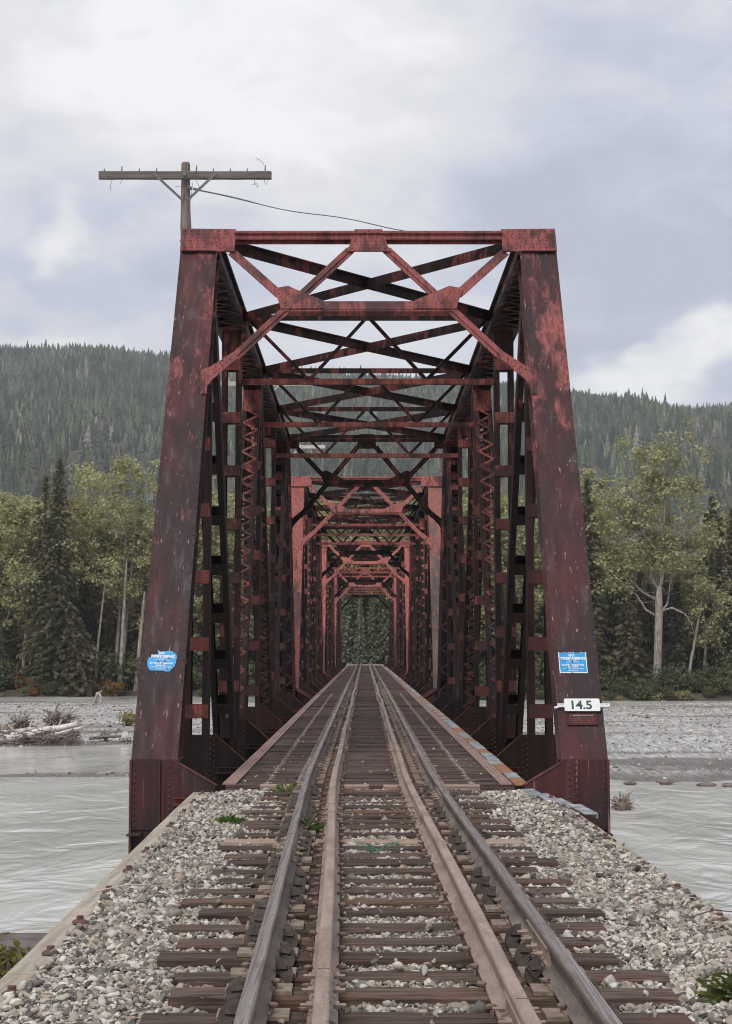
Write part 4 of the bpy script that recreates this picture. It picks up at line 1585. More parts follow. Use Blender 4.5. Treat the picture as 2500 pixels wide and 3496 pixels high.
# ================================================================== UTILITY POLES
def pole(y, near):
    lab = {28.0: 'nearest utility pole, its weathered cross-arm standing above the left front post'}.get(y)
    t = thing('utility_pole', lab or 'utility pole', 'utility pole', (-3.235, y, 0), group='utility poles along the left side of the bridge')
    mb = MB()
    zz = [-5.0, -2, 2, 5, 7, 8.3, 8.9, 9.15, 9.4, 10.0, 10.27, 10.30]
    rd = [.125, .12, .11, .10, .092, .088, .088, .098, .084, .080, .078, .062]
    mb.tube([(.004 * math.sin(z * 3), .003 * math.cos(z * 2), z) for z in zz], rd, 10, jit=.05, rng=random.Random(4))
    mb.build('pole', M['pole'], t)
    b = MB()
    b.tube([(0, 0, 8.86), (0, 0, 8.90)], [.097, .097], 10)
    b.build('band', M['hardware'], t)
    a = MB()
    n = 14
    vs, fs = [], []
    r = random.Random(2)
    for i in range(n + 1):
        x = -1.525 + 3.05 * i / n
        for (u, v) in ((-.055, -.065), (.055, -.065), (.058, .05), (.045, .064), (-.045, .064), (-.058, .05)):
            vs.append((x + r.uniform(-.004, .004), -.13 + u + r.uniform(-.002, .002), 10.03 + v + r.uniform(-.003, .003)))
    for i in range(n):
        for j in range(6):
            fs.append((i * 6 + j, i * 6 + (j + 1) % 6, (i + 1) * 6 + (j + 1) % 6, (i + 1) * 6 + j))
    fs += [tuple(range(6)), tuple(range(n * 6, n * 6 + 6))]
    a.add(vs, fs)
    cr = a.build('crossarm', M['arm'] if near else M['arm_pale'], t)
    for s in (-1, 1):
        MB().bar((s * .55, -.20, 10.045), (s * .055, -.105, 9.60), rect(.045, .012), up=(0, -1, 0)).build('arm_brace', M['hardware'] if near else M['arm_pale'], cr)
    for (x, h) in ((-1.43, .06), (-1.12, .11), (-.81, .065), (-.505, .07), (.20, .12), (.50, .065), (.80, .065), (1.10, .065), (1.415, .115)):
        MB().tube([(x, -.13, 10.085), (x, -.13, 10.09 + h * .55), (x + .004, -.13, 10.09 + h)], [.011, .012, .008], 6).build('pin', M['hardware'] if near else M['arm_pale'], cr)
    if near:
        w_ = MB()
        for (x, pts) in ((-1.26, [(0, 0), (-.02, -.06), (-.05, -.14), (-.04, -.24)]), (-1.1, [(0, 0), (.0, -.05), (-.04, -.12)]), (1.25, [(0, 0), (-.02, -.10), (.05, -.19), (.02, -.10), (-.07, -.13)]),
                         (1.4, [(0, 0), (.01, -.08), (.04, -.13), (.07, -.05), (.05, .02)]), (1.415, [(0, .2), (-.05, .27), (-.10, .32), (-.155, .35)]),
                         (.21, [(0, .17), (-.03, .05), (-.01, -.06), (.03, -.12), (.06, -.25)]), (.14, [(0, -.1), (-.01, -.25), (-.03, -.42)]), (-.16, [(0, -.17), (.05, -.16), (.09, -.17)]), (.06, [(0, -.2), (-.05, -.33), (-.07, -.42)])):
            w_.tube([(x + a, -.205 + .01 * i, 9.975 + b) for i, (a, b) in enumerate(pts)], [.0045] * len(pts), 5)
        w_.build('loose_wire', M['wire'], t)
        h = MB()
        h.tube([(.04, -.1, 9.83), (.12, -.1, 9.80)], [.035, .03], 7)
        h.tube([(.14, -.1, 9.80), (.22, -.1, 9.775)], [.02, .03], 7)
        h.tube([(0, -.2, 10.03), (0, -.215, 10.03)], [.03, .03], 8)
        h.build('insulator', M['hardware'], t)
    return t
pole(28.0, True)
pp2 = pole(50.5, False)
pp2['label'] = 'second utility pole, pale cross-arm seen behind the upper bracing of the nearest span'
for y, lab in ((66.5, 'third utility pole, pale cross-arm just above the second portal'), (89.0, 'fourth utility pole, small pale cross-arm inside the second span\'s bracing'), (105.0, 'fifth and farthest utility pole along the bridge, tiny pale cross-arm')):
    dup(pp2, (-3.235, y, 0), label=lab)
wr = MB()
pts = []
A, B = Vector((-3.02, 27.9, 9.775)), Vector((1.55, 25.35, 8.27))
for i in range(25):
    t_ = i / 24
    p = A.lerp(B, t_)
    p.z -= .20 * 4 * t_ * (1 - t_) * .35 - .03 * math.sin(t_ * 14) * (.3 + t_)
    pts.append(p)
wr.tube(pts, [.014 if i < 6 else .0085 for i in range(25)], 5)
tag(wr.build('overhead_wire', M['wire']), 'single thin wire sagging from the pole to the top of the front portal', 'wire')

# ================================================================== VEGETATION
def quads(c, e1, e2):
    """c, e1, e2: (n,3) centres and half axes -> verts, faces"""
    v = np.stack([c - e1 - e2, c + e1 - e2, c + e1 + e2, c - e1 + e2], 1).reshape(-1, 3)
    f = np.arange(len(c) * 4, dtype=np.int32).reshape(-1, 4)
    return v, f
def rdir(g, n):
    v = g.normal(size=(n, 3))
    return v / np.linalg.norm(v, axis=1, keepdims=True)
def rquads(g, c, size, ctr=None):
    """leaf quads; with ctr (clump centres) the faces turn outwards and upwards from their clump"""
    n = len(c)
    nrm = rdir(g, n)
    if ctr is not None:
        o = c - ctr
        o /= np.linalg.norm(o, axis=1, keepdims=True) + 1e-6
        nrm = o * .85 + np.array([0, 0, .75]) + nrm * .75
        nrm /= np.linalg.norm(nrm, axis=1, keepdims=True) + 1e-9
    a = np.cross(nrm, rdir(g, n))
    a /= np.linalg.norm(a, axis=1, keepdims=True) + 1e-9
    b = np.cross(nrm, a)
    s = (size * g.uniform(.6, 1.3, n))[:, None]
    return quads(c, a * s, b * s * .75)
def leaves_obj(name, vf, mat_, parent):
    V, F, o = [], [], 0
    for v, f in vf:
        V.append(v)
        F.append(f + o)
        o += len(v)
    return np_mesh(name, np.concatenate(V), np.concatenate(F), mat_, parent)

def spruce(seed, H, Rr, mat_, bare=.06, lean=(0, 0), dens=1.0, thin=0.0, label='', cat='tree', bark='bark_dark', group=None):
    g = np.random.default_rng(seed)
    t = thing('spruce_tree', label, cat, group=group)
    C, E1, E2 = [], [], []
    z = H * bare
    def ctr(z):
        q = (z / H)
        return np.array([lean[0] * q * H, lean[1] * q * H, z])
    while z < H - .15:
        fr = 1 - z / H
        nb = int(g.integers(5, 8))
        base = ctr(z)
        a0 = g.uniform(0, 6.28)
        for i in range(nb):
            if g.random() < thin:
                continue
            a = a0 + 6.283 * i / nb + g.uniform(-.3, .3)
            L = (Rr * fr ** .80 + .12) * g.uniform(.62, 1.18)
            dr = np.array([math.cos(a), math.sin(a), 0])
            tg = np.array([-math.sin(a), math.cos(a), 0])
            m = max(2, int(L / .36 * dens))
            tt = (np.arange(m) + g.uniform(.2, .9, m)) / m
            droop = g.uniform(.18, .48) * L
            p = base + dr[None] * (L * tt)[:, None]
            p[:, 2] += -droop * tt ** 1.3 + .10 * L * np.clip(tt - .75, 0, 1) * 2
            p += g.normal(0, .06, p.shape)
            w = (.15 + .13 * (1 - tt) * min(1, L / 2)) * g.uniform(.7, 1.3, m)
            e1 = dr[None] * (.24 * g.uniform(.7, 1.3, m))[:, None]
            e1[:, 2] -= .10
            e2 = tg[None] * w[:, None] * g.choice([-1, 1], m)[:, None]
            e2[:, 2] = -.10 * g.uniform(.2, 1.6, m)
            C.append(p); E1.append(e1); E2.append(e2)
            # hanging side sprays
            p2 = p + tg[None] * (g.uniform(-1, 1, m) * w * 1.2)[:, None]
            p2[:, 2] -= g.uniform(.04, .22, m)
            C.append(p2); E1.append(e1 * .7 + tg[None] * (g.uniform(-.12, .12, m))[:, None])
            e3 = np.zeros_like(e2); e3[:, 2] = -g.uniform(.10, .22, m)
            E2.append(e3 + dr[None] * .05)
        z += (.42 + .20 * fr) * g.uniform(.8, 1.2)
    top = ctr(H)
    C.append(top[None]); E1.append(np.array([[.05, 0, 0]])); E2.append(np.array([[0, 0, .45]]))
    leaves_obj('crown', [quads(np.concatenate(C), np.concatenate(E1), np.concatenate(E2))], mat_, t)
    mb = MB()
    mb.tube([ctr(q * H) + np.array([0, 0, -.8 if q == 0 else 0]) for q in (0, .1, .35, .7, .99)], [H * .014, H * .012, H * .009, H * .0045, .02], 7)
    mb.build('trunk', M[bark], t, smooth=True)
    return t

def broadleaf(seed, H, Wd, mat_, trunk_h=.30, nleaf=3600, leaf=.24, trunks=1, label='', cat='tree', tr=.016, spread=1.0, group=None, bark='bark', shape=1.0):
    """tapered trunk(s), limbs, and clumps of leaf quads round the limb ends"""
    g = np.random.default_rng(seed)
    t = thing('cottonwood_tree', label, cat, group=group)
    wood_ = MB()
    tips = []
    for k in range(trunks):
        off = np.array([g.uniform(-.6, .6), g.uniform(-.4, .4), 0]) * (1 if trunks > 1 else 0)
        lean = g.uniform(-.05, .05, 2)
        nn = 9
        path = []
        for i in range(nn):
            q = i / (nn - 1)
            path.append(off + np.array([lean[0] * q * H + .25 * math.sin(q * 5 + seed), lean[1] * q * H + .2 * math.cos(q * 4 + seed), q * H * .93 - (.8 if i == 0 else 0)]))
        r0 = H * tr / math.sqrt(trunks)
        wood_.tube(path, [r0 * (1 - .9 * (i / (nn - 1)) ** .9) + .015 for i in range(nn)], 8, jit=.08, rng=random.Random(seed))
        nl = int(13 / trunks) + 5
        for j in range(nl):
            q = trunk_h + (.97 - trunk_h) * ((j + g.uniform(.1, .9)) / nl)
            i0 = q * (nn - 1)
            a = int(min(nn - 2, i0))
            base = path[a] + (path[a + 1] - path[a]) * (i0 - a)
            az = j * 2.4 + g.uniform(-.5, .5)
            env = math.sin(math.pi * min(1, max(.0, (q - trunk_h * .72) / (1.05 - trunk_h * .72))) ** shape) ** .65
            L = Wd * .5 * (.25 + .85 * env) * g.uniform(.75, 1.15)
            rise = g.uniform(.35, .9) * L
            end = base + np.array([math.cos(az) * L, math.sin(az) * L, rise])
            end[2] = min(end[2], H * 1.0)
            mid = base + (end - base) * .5 + np.array([math.cos(az) * L * .10, math.sin(az) * L * .10, -rise * .14])
            lr = r0 * (.42 - .25 * q)
            wood_.tube([base, mid, end], [lr, lr * .6, lr * .18], 6)
            tips.append((end, L)); tips.append((mid + g.normal(0, .25, 3), L * .8))
            for s in range(3):
                st = base + (end - base) * g.uniform(.45, .9)
                e2 = st + np.array([g.normal(0, .3) * L, g.normal(0, .3) * L, abs(g.normal(.2, .22)) * L])
                e2[2] = min(e2[2], H * 1.02)
                wood_.tube([st, e2], [lr * .35, lr * .1], 5)
                tips.append((e2, L * .7))
        tips.append((path[-1] + np.array([0, 0, H * .04]), Wd * .25))
    per = nleaf // len(tips)
    C, K = [], []
    for (p, L) in tips:
        nn = int(per * g.uniform(.55, 1.45))
        # several twig clusters per tip, so that gaps stay between them
        for s in range(4):
            cc = p + g.normal(0, 1, 3) * np.array([.19, .19, .13]) * max(L, 1.0) * spread
            C.append(cc + g.normal(0, 1, (nn // 4 + 1, 3)) * np.array([.42, .42, .30]) * (.55 + .10 * L))
            K.append(np.repeat(cc[None] - np.array([[0, 0, .25]]), nn // 4 + 1, 0))
    C = np.concatenate(C)
    leaves_obj('crown', [rquads(g, C, leaf, np.concatenate(K))], mat_, t)
    wood_.build('trunk', M[bark], t, smooth=True)
    return t

def shrub(seed, w_, h_, mat_, n=1700, leaf=.10, label='', cat='shrub', name='willow_shrub', group=None):
    g = np.random.default_rng(seed)
    t = thing(name, label, cat, group=group)
    mb = MB()
    C, K = [], []
    for i in range(9):
        a = g.uniform(0, 6.28)
        tip = np.array([math.cos(a) * w_ * .42 * g.uniform(.1, 1), math.sin(a) * w_ * .42 * g.uniform(.1, 1), h_ * g.uniform(.35, .92)])
        mb.tube([(tip[0] * .2, tip[1] * .2, -.2), tip * np.array([.6, .6, .55]), tip], [.035, .025, .008], 5)
        for f in (.45, .75, 1.0):
            q = tip * np.array([.35 + .65 * f, .35 + .65 * f, f])
            C.append(q + g.normal(0, 1, (n // 27, 3)) * np.array([w_ * .13, w_ * .13, h_ * .12]))
            K.append(np.repeat(q[None], n // 27, 0))
    C = np.concatenate(C)
    C[:, 2] = np.abs(C[:, 2])
    leaves_obj('foliage', [rquads(g, C, leaf, np.concatenate(K))], mat_, t)
    mb.build('stem', M['bark_dark'], t)
    return t

def gz(x, y):
    return float(ground_z(np.array([x], float), np.array([y], float))[0])
def px2x(px, Y):                     # column of the photograph (1624 wide) -> x at depth Y
    return (px - 809) * 1.5394 * Y / 5500 - .06
def place(o, px, Y, sc=1.0, rz=None, sxy=None):
    x = px2x(px, Y)
    o.location = (x, Y, gz(x, Y))
    s = sxy if sxy else sc
    o.scale = (s, s, sc)
    if rz is not None:
        o.rotation_euler = (0, 0, rz)
    return o

GL, GR, GC = 'trees on the left river bank', 'trees on the right river bank', 'trees at the far end of the bridge'
SPR, SPB, COT, CYE = M['spruce'], M['spruce_brown'], M['cotton'], M['cotton_yel']
# ---- left bank, front row
place(spruce(1, 28.5, 4.9, SPR, thin=.10, label='tallest dark spruce of the left bank, pointed top clear of the pale crowns', group=GL), 128, 194.8)
place(spruce(2, 26.5, 3.6, SPR, thin=.1, label='slim dark spruce close to the left of the tallest spruce on the left bank', group=GL), 98, 196)
place(spruce(3, 20.5, 3.5, SPB, lean=(-.30, 0), thin=.12, bark='bark_tan', label='pale leaning spruce whose trunk foot stands at the water on the left bank', group=GL), 206, 193.4)
place(broadleaf(4, 27.5, 13, COT, .24, 13000, .15, 2, label='broad pale green cottonwood beside the left front post', group=GL), 268, 200)
place(broadleaf(5, 23, 9, COT, .30, 8500, .15, 2, label='cottonwood on two bare tan trunks left of the tall spruce', group=GL, bark='bark_tan'), 66, 197)
place(broadleaf(6, 24.5, 10, COT, .2, 8500, .15, 1, label='pale cottonwood at the left edge of the photo', group=GL), 4, 200)
place(broadleaf(7, 24.5, 5.0, CYE, .3, 4200, .14, 1, label='narrow yellowing tree between the tall spruce and the broad cottonwood', group=GL), 168, 206)
place(spruce(8, 17, 2.9, SPR, label='short dark spruce in the shade under the broad cottonwood', group=GL), 236, 205)
t = thing('dead_trunk', 'thin bare tan trunk in the dark gap of the left bank', 'dead tree')
MB().tube([(0, 0, -.5), (.25, 0, 5), (.75, 0, 10), (1.05, 0, 13)], [.17, .15, .11, .07], 7).build('trunk', M['bark_tan'], t)
place(t, 214, 195.5)
t = thing('dead_trunk', 'pair of pale slim trunks close to the left front post', 'dead tree')
MB().tube([(0, 0, -.5), (.3, 0, 6), (.5, 0, 11), (.7, 0, 16)], [.30, .26, .20, .10], 8).build('trunk', M['bark'], t)
MB().tube([(1.9, .3, -.5), (2.4, .3, 6), (2.9, .3, 12)], [.28, .24, .14], 8).build('trunk', M['bark'], t)
place(t, 268, 196)
# ---- right bank, front row
place(spruce(11, 25, 3.5, SPR, .02, label='dark spruce close to the right front post', group=GR), 1306, 186)
place(broadleaf(12, 25.5, 7, COT, .3, 6500, .15, 1, label='pale yellow-green tree behind the dark spruce of the right bank', group=GR), 1322, 197)
place(spruce(13, 13.5, 3.0, SPB, .02, thin=.1, label='brownish spruce left of the big bare cottonwood trunk', group=GR), 1392, 184)
place(spruce(14, 12.0, 2.8, SPR, .02, label='dark low spruce behind the big cottonwood trunk', group=GR), 1440, 190)
place(spruce(15, 12.5, 2.6, SPB, .02, thin=.15, label='grey-brown spruce right of the big cottonwood trunk', group=GR), 1500, 187)
place(spruce(16, 17.0, 3.0, SPB, .02, thin=.1, label='orange-brown spruce at the right edge of the photo', group=GR), 1596, 192)
place(spruce(17, 21, 3.2, SPR, .02, label='tall dark spruce cut by the right edge of the photo', group=GR), 1628, 196)
place(broadleaf(18, 13, 4.5, COT, .35, 3000, .14, 1, label='thin leaning sapling right of the big cottonwood', group=GR), 1560, 186)
place(broadleaf(19, 14, 6, COT, .2, 4500, .14, 1, label='rounded green tree below the right side of the big cottonwood', group=GR), 1545, 193)

# the big cottonwood on the right bank
g = np.random.default_rng(91)
t = thing('cottonwood_tree', 'big pale-trunked cottonwood standing out on the right bank with a wide spreading crown', 'tree', group=GR)
wood_ = MB()
tk = [(-.1, 0, -.8), (-.05, 0, .2), (.0, 0, 3), (.15, 0, 6), (.25, 0, 8.5), (.25, 0, 10.2), (.35, 0, 11.5)]
wood_.tube(tk, [.62, .50, .46, .43, .44, .38, .30], 10, jit=.05, rng=random.Random(5))
limbs = [
    [(.3, 0, 11), (-.5, .2, 12.5), (-.9, .3, 14.5), (-1.1, .4, 17), (-1.8, .3, 20.5)],
    [(.3, 0, 11), (.6, -.3, 12.6), (.75, -.2, 15), (.9, -.1, 18), (1.2, .2, 22), (.9, .2, 26.5)],
    [(.3, 0, 8.6), (1.2, .3, 9.6), (1.6, .4, 11.8), (2.0, .5, 14.3), (3.2, .6, 17)],
    [(.0, 0, 8.3), (-1.2, -.2, 9.0), (-2.2, -.3, 10.6), (-3.2, -.4, 11.2), (-4.2, -.4, 11.6)],
    [(.1, 0, 10), (-1.4, .4, 10.9), (-2.6, .7, 12.2), (-4.4, .8, 13.3)],
    [(.2, 0, 8.8), (1.6, -.3, 9.2), (2.9, -.4, 8.6), (3.6, -.4, 7.6), (4.0, -.3, 6.0)],
    [(-.8, .3, 14.5), (-2.2, .5, 16), (-2.8, .6, 18.5), (-4.6, .5, 20.5)],
    [(.75, -.2, 15), (2.0, -.6, 17.5), (2.9, -.9, 20), (4.2, -1, 21.5)],
    [(.9, -.1, 18), (-.3, .5, 21), (-.6, .7, 24), (-1.2, .6, 26)],
    [(2.0, .5, 14.3), (4.2, .9, 15.2), (5.6, .8, 16.8)],
    [(-1.1, .4, 17), (-3.0, 1.4, 18.2), (-5.6, 1.6, 18.6)],
    [(1.2, .2, 22), (2.4, .8, 24), (3.0, .9, 25.2)],
    [(.3, 0, 10.6), (.2, 1.6, 13), (.4, 3.0, 16), (.6, 3.8, 20)],
]
tips = []
for L in limbs:
    r0 = .23 if L[0][2] > 10.9 and L[0][0] < .4 else .15
    n = len(L)
    wood_.tube(L, [r0 * (1 - .82 * i / (n - 1)) for i in range(n)], 7)
    L = [np.array(q, float) for q in L]
    for i in range(1, n):
        if L[i][2] < 10.4:
            continue
        for s in range(4):
            st = L[i] + (L[i - 1] - L[i]) * g.uniform(0, .8)
            e = st + np.array([g.normal(0, 1.35), g.normal(0, 1.2), g.normal(.75, .8)])
            wood_.tube([st, e], [.04, .012], 5)
            tips.append(e)
    tips += [L[-1]] * 2
C, K = [], []
for p in tips:
    for s in range(3):
        c0 = p + g.normal(0, .58, 3)
        m = int(g.integers(12, 40))
        K.append(np.repeat(c0[None] - np.array([[0, 0, .25]]), m, 0))
        C.append(c0 + g.normal(0, 1, (m, 3)) * np.array([.46, .46, .33]))
C, K = np.concatenate(C), np.concatenate(K)
keep = ((C[:, 2] > 13.2) | (C[:, 0] < -2.9) | (C[:, 0] > 3.6)) & (C[:, 2] > 9.6)
C, K = C[keep], K[keep]
leaves_obj('crown', [rquads(g, C, .14, K)], COT, t)
wood_.build('trunk', M['bark'], t, smooth=True)
t.scale = (1.05, 1.05, 1.05)
place(t, 1456, 183.5, 1.06)
t = thing('dead_trunk', 'slim pale leaning trunk right of the big cottonwood', 'dead tree')
MB().tube([(0, 0, -.5), (.6, 0, 3.5), (1.3, 0, 7), (1.9, 0, 10.3)], [.2, .18, .15, .08], 7).tube([(1.3, 0, 7), (1.5, 0, 8.6), (2.3, .1, 9.6)], [.07, .05, .02], 5).build('trunk', M['bark'], t)
place(t, 1519, 184)

# ---- the stand behind, from shared prototypes
r5 = random.Random(41)
protos = [spruce(101, 22, 3.0, SPR, .03), spruce(102, 20, 2.6, SPR, .03), broadleaf(103, 22, 9, COT, .2, 7500, .165), broadleaf(104, 21, 7.5, COT, .22, 7000, .165), spruce(105, 19, 2.8, SPB, .03, thin=.08)]
LAB = {GL: ('dark spruce in the stand behind the front trees of the left bank', 'pale leafy tree in the stand behind the front trees of the left bank', 'brownish spruce in the stand behind the front trees of the left bank'),
       GR: ('dark spruce in the stand behind the front trees of the right bank', 'pale leafy tree in the stand behind the front trees of the right bank', 'brownish spruce in the stand behind the front trees of the right bank'),
       GC: ('dark spruce closing the view at the far end of the bridge', 'leafy tree closing the view at the far end of the bridge', 'brownish spruce closing the view at the far end of the bridge')}
used = [False] * 5
def put(i, px, Y, sc, grp, sxy=None):
    lab = LAB[grp][0 if i < 2 else 1 if i < 4 else 2]
    if not used[i]:
        used[i] = True
        o = protos[i]
        tag(o, lab, 'tree', grp)
    else:
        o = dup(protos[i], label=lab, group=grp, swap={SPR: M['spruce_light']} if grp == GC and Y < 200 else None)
    place(o, px, Y, sc, r5.uniform(0, 6.28), sxy)
for row, (Y, step) in enumerate(((209, 34), (219, 38), (231, 44))):
    px = -70
    while px < 1700:
        grp = GL if px < 690 else GR if px > 930 else GC
        yy = Y + r5.uniform(-3, 4) - (12 if px > 900 else 0)
        if grp == GC:
            i = r5.choice((0, 0, 1, 1, 2))
            sc = r5.uniform(.85, 1.05)
        else:
            i = r5.choice((0, 1, 2, 3, 2, 3, 4))
            sc = r5.uniform(.80, 1.06)
        if 1330 < px < 1560 or 1180 < px < 1260:
            sc *= .66
        put(i, px + r5.uniform(-10, 10), yy, sc, grp)
        px += step * r5.uniform(.75, 1.2)
# trees close to the track where it meets the far bank
for (px, Y, i, sc) in ((772, 196, 0, .9), (842, 195, 1, .95), (792, 203, 1, 1.0), (826, 201, 0, .95), (809, 207, 0, 1.0), (783, 191, 0, .62), (812, 193, 1, .70), (838, 191.5, 0, .60), (800, 189.6, 1, .42), (824, 189.8, 0, .38), (765, 190, 1, .55), (855, 190, 0, .55), (748, 194, 2, .8), (872, 193, 3, .8), (700, 197, 2, .95), (640, 198, 3, 1.0), (575, 200, 2, 1.0),
                       (520, 199, 3, .95), (455, 200, 2, 1.02), (400, 199, 3, .95), (345, 201, 2, .9), (930, 189, 2, .9), (985, 188, 3, .95), (1045, 187, 2, .98), (1105, 188, 3, .95), (1160, 187, 2, .9), (1215, 189, 0, .75), (1250, 188, 4, .75), (1355, 190, 4, .70), (1420, 193, 0, .62), (1475, 194, 0, .6), (1580, 190, 0, .72),
                       (20, 206, 0, 1.0), (150, 207, 1, .9), (310, 207, 0, .9), (190, 203, 0, .72), (245, 201, 1, .6), (40, 202, 1, .75), (-25, 198, 0, .9)):
    put(i, px, Y, sc, GC if 730 < px < 890 else GL if px < 730 else GR)
# ---- shrubs along both waterlines
sh = [shrub(201, 4.2, 2.6, M['shrub']), shrub(202, 3.4, 2.0, M['shrub']), shrub(203, 3.0, 1.6, M['shrub_red'], 1300, .09, name='autumn_shrub'), shrub(204, 2.6, .9, M['drygrass'], 1000, .075, name='dry_bush')]
SL = {0: 'green willow shrub at the %s waterline', 1: 'low green willow at the %s waterline', 2: 'orange autumn shrub at the %s waterline', 3: 'yellow dry bush at the %s waterline'}
shu = [False] * 4
def puts(i, px, Y, sc):
    side = 'left' if px < 809 else 'right'
    o = sh[i] if not shu[i] else dup(sh[i])
    shu[i] = True
    o['label'] = SL[i] % side
    o['category'] = 'shrub'
    o['group'] = 'shrubs along the %s waterline' % side
    place(o, px, Y, sc, r5.uniform(0, 6.28))
px = -40
while px < 1680:
    left = px < 809
    if not 735 < px < 885:
        by = float(bank_y(np.array([px2x(px, 190)]))[0])
        big = r5.random() < (.34 if left else .26)
        puts(r5.choice((0, 0, 1, 1)), px, by + r5.uniform(2.6, 7.5), r5.uniform(1.2, 2.1) if big else r5.uniform(.6, 1.15))
        if r5.random() < .7:
            puts(r5.choice((1, 3, 3, 1, 2) if left else (1, 3, 1, 0)), px + r5.uniform(-10, 10), by + r5.uniform(-.2, 1.6), r5.uniform(.45, .85))
    px += r5.uniform(13, 30)
for (px, dy, i, sc) in ((240, .2, 2, 1.1), (262, .4, 2, .9), (222, .8, 2, .7), (60, 3, 2, 1.2), (82, 2.5, 2, 1.0), (1455, .2, 3, 1.2), (1420, .2, 1, .9), (1510, .6, 3, 1.1), (1345, 0, 3, 1.2), (1370, -.2, 3, 1.1), (1600, 1, 1, 1.0)):
    by = float(bank_y(np.array([px2x(px, 188)]))[0])
    puts(i, px, by + dy, sc)

# ---- spruce forest covering the hill, one mass
g = np.random.default_rng(77)
n = 52000
Yh = 760 + (1745 - 760) * np.sqrt(g.random(n) * .93 + .0049)
Xh = np.where(g.random(n) < .66, g.uniform(-1, 1, n) * (.255 * Yh + 25), np.sign(g.uniform(-1, 1, n)) * g.uniform(.25, .36, n) * Yh)
Zh = ground_z(Xh, Yh)
H = np.clip(g.lognormal(math.log(8.2), .30, n), 4, 17) * (1 - .22 * sstep(Yh, 1450, 1700)) * np.where(g.random(n) < .05, 1.3, 1)
Wd = H * g.uniform(.15, .25, n)
tiers, kk = 4, 6
tv, tf = [], []
for j in range(tiers):
    z0, z1 = (.02, .24, .46, .68)[j], (.46, .66, .84, 1.0)[j]
    r = (1.0, .78, .56, .34)[j]
    o = len(tv)
    for i in range(kk):
        a = 6.283 * i / kk + j * .5
        rj = r * (1.22 if i % 2 else .78)
        tv.append((math.cos(a) * rj, math.sin(a) * rj, z0 - .03 * (i % 2)))
    tv.append((0, 0, z1))
    tf += [(o + i, o + (i + 1) % kk, o + kk) for i in range(kk)]
tv, tf = np.array(tv), np.array(tf)
ang = g.uniform(0, 6.28, n)
ca, sa = np.cos(ang)[:, None], np.sin(ang)[:, None]
jit = g.uniform(.8, 1.25, (n, len(tv)))
X = (tv[None, :, 0] * ca - tv[None, :, 1] * sa) * Wd[:, None] * jit + Xh[:, None] + tv[None, :, 2] * g.normal(0, .35, n)[:, None]
Yy = (tv[None, :, 0] * sa + tv[None, :, 1] * ca) * Wd[:, None] * jit + Yh[:, None]
Z = tv[None, :, 2] * H[:, None] + Zh[:, None] - .4
v = np.stack([X, Yy, Z], -1).reshape(-1, 3)
f = (tf[None] + (np.arange(n) * len(tv))[:, None, None]).reshape(-1, 3)
pal = np.array([(.030, .042, .027), (.058, .072, .046), (.100, .114, .078), (.150, .160, .108), (.088, .118, .046), (.24, .215, .175)])
ci = g.choice(len(pal), n, p=[.26, .28, .20, .12, .10, .04])
patch = fbm(Xh * .02, Yh * .008, 55)
col = pal[ci] * (g.uniform(.75, 1.25, n) * (.55 + .85 * patch))[:, None]
col = np.concatenate([col, np.ones((n, 1))], 1)
colv = np.repeat(col[:, None, :], len(tv), 1).reshape(-1, 4)
hf = np_mesh('hillside_forest', v, f, M['hilltree'], color=colv)
tag(hf, 'grey-green spruce forest covering the hill behind the river', 'forest', kind='stuff')

# ---- weeds in the track and a green frayed rope
def weed(name, label, x, y, z, r, n, mat_, leaf=(.045, .016), cat='weed', rise=.7):
    g = np.random.default_rng(int(abs(x * 1000) + y * 77))
    t = thing(name, label, cat, (x, y, z))
    a = g.uniform(0, 6.28, n)
    q = np.sqrt(g.random(n)) * r
    c = np.stack([np.cos(a) * q, np.sin(a) * q, g.uniform(.1, 1, n) * r * rise * (1.1 - q / r * .6)], 1)
    d1 = np.stack([np.cos(a), np.sin(a), g.uniform(-.2, .9, n)], 1)
    d1 /= np.linalg.norm(d1, axis=1, keepdims=True)
    d2 = np.cross(d1, rdir(g, n))
    d2 /= np.linalg.norm(d2, axis=1, keepdims=True)
    leaves_obj('leaves', [quads(c, d1 * leaf[0] * g.uniform(.6, 1.2, n)[:, None], d2 * leaf[1] * g.uniform(.7, 1.2, n)[:, None])], mat_, t)
    mb = MB()
    for i in range(0, n, max(1, n // 14)):
        mb.tube([(0, 0, -.03), tuple(c[i] * np.array([.5, .5, .6])), tuple(c[i])], [.004, .003, .0015], 4)
    mb.build('stem', mat_, t)
    return t
weed('weed_plant', 'leafy green weed in the gravel left of the track', -1.39, 16.2, -.06, .15, 150, M['weed'], (.026, .011))
weed('weed_plant', 'upright green weed between the left rails', -.60, 15.3, -.07, .16, 110, M['weed'], (.050, .009), rise=1.4)
weed('weed_plant', 'green weed where the left running rail reaches the bridge deck', -.99, 19.35, -.06, .17, 90, M['weed'], (.032, .011), rise=1.3)
weed('weed_plant', 'small green weed between the left rails at the bridge deck', -.56, 19.2, -.07, .13, 70, M['weed'], (.030, .010))
weed('spruce_seedling', 'yellow-green spruce seedling at the lower right corner', 1.77, 8.12, -.07, .16, 150, M['seedling'], (.045, .009), cat='seedling', rise=1.3)
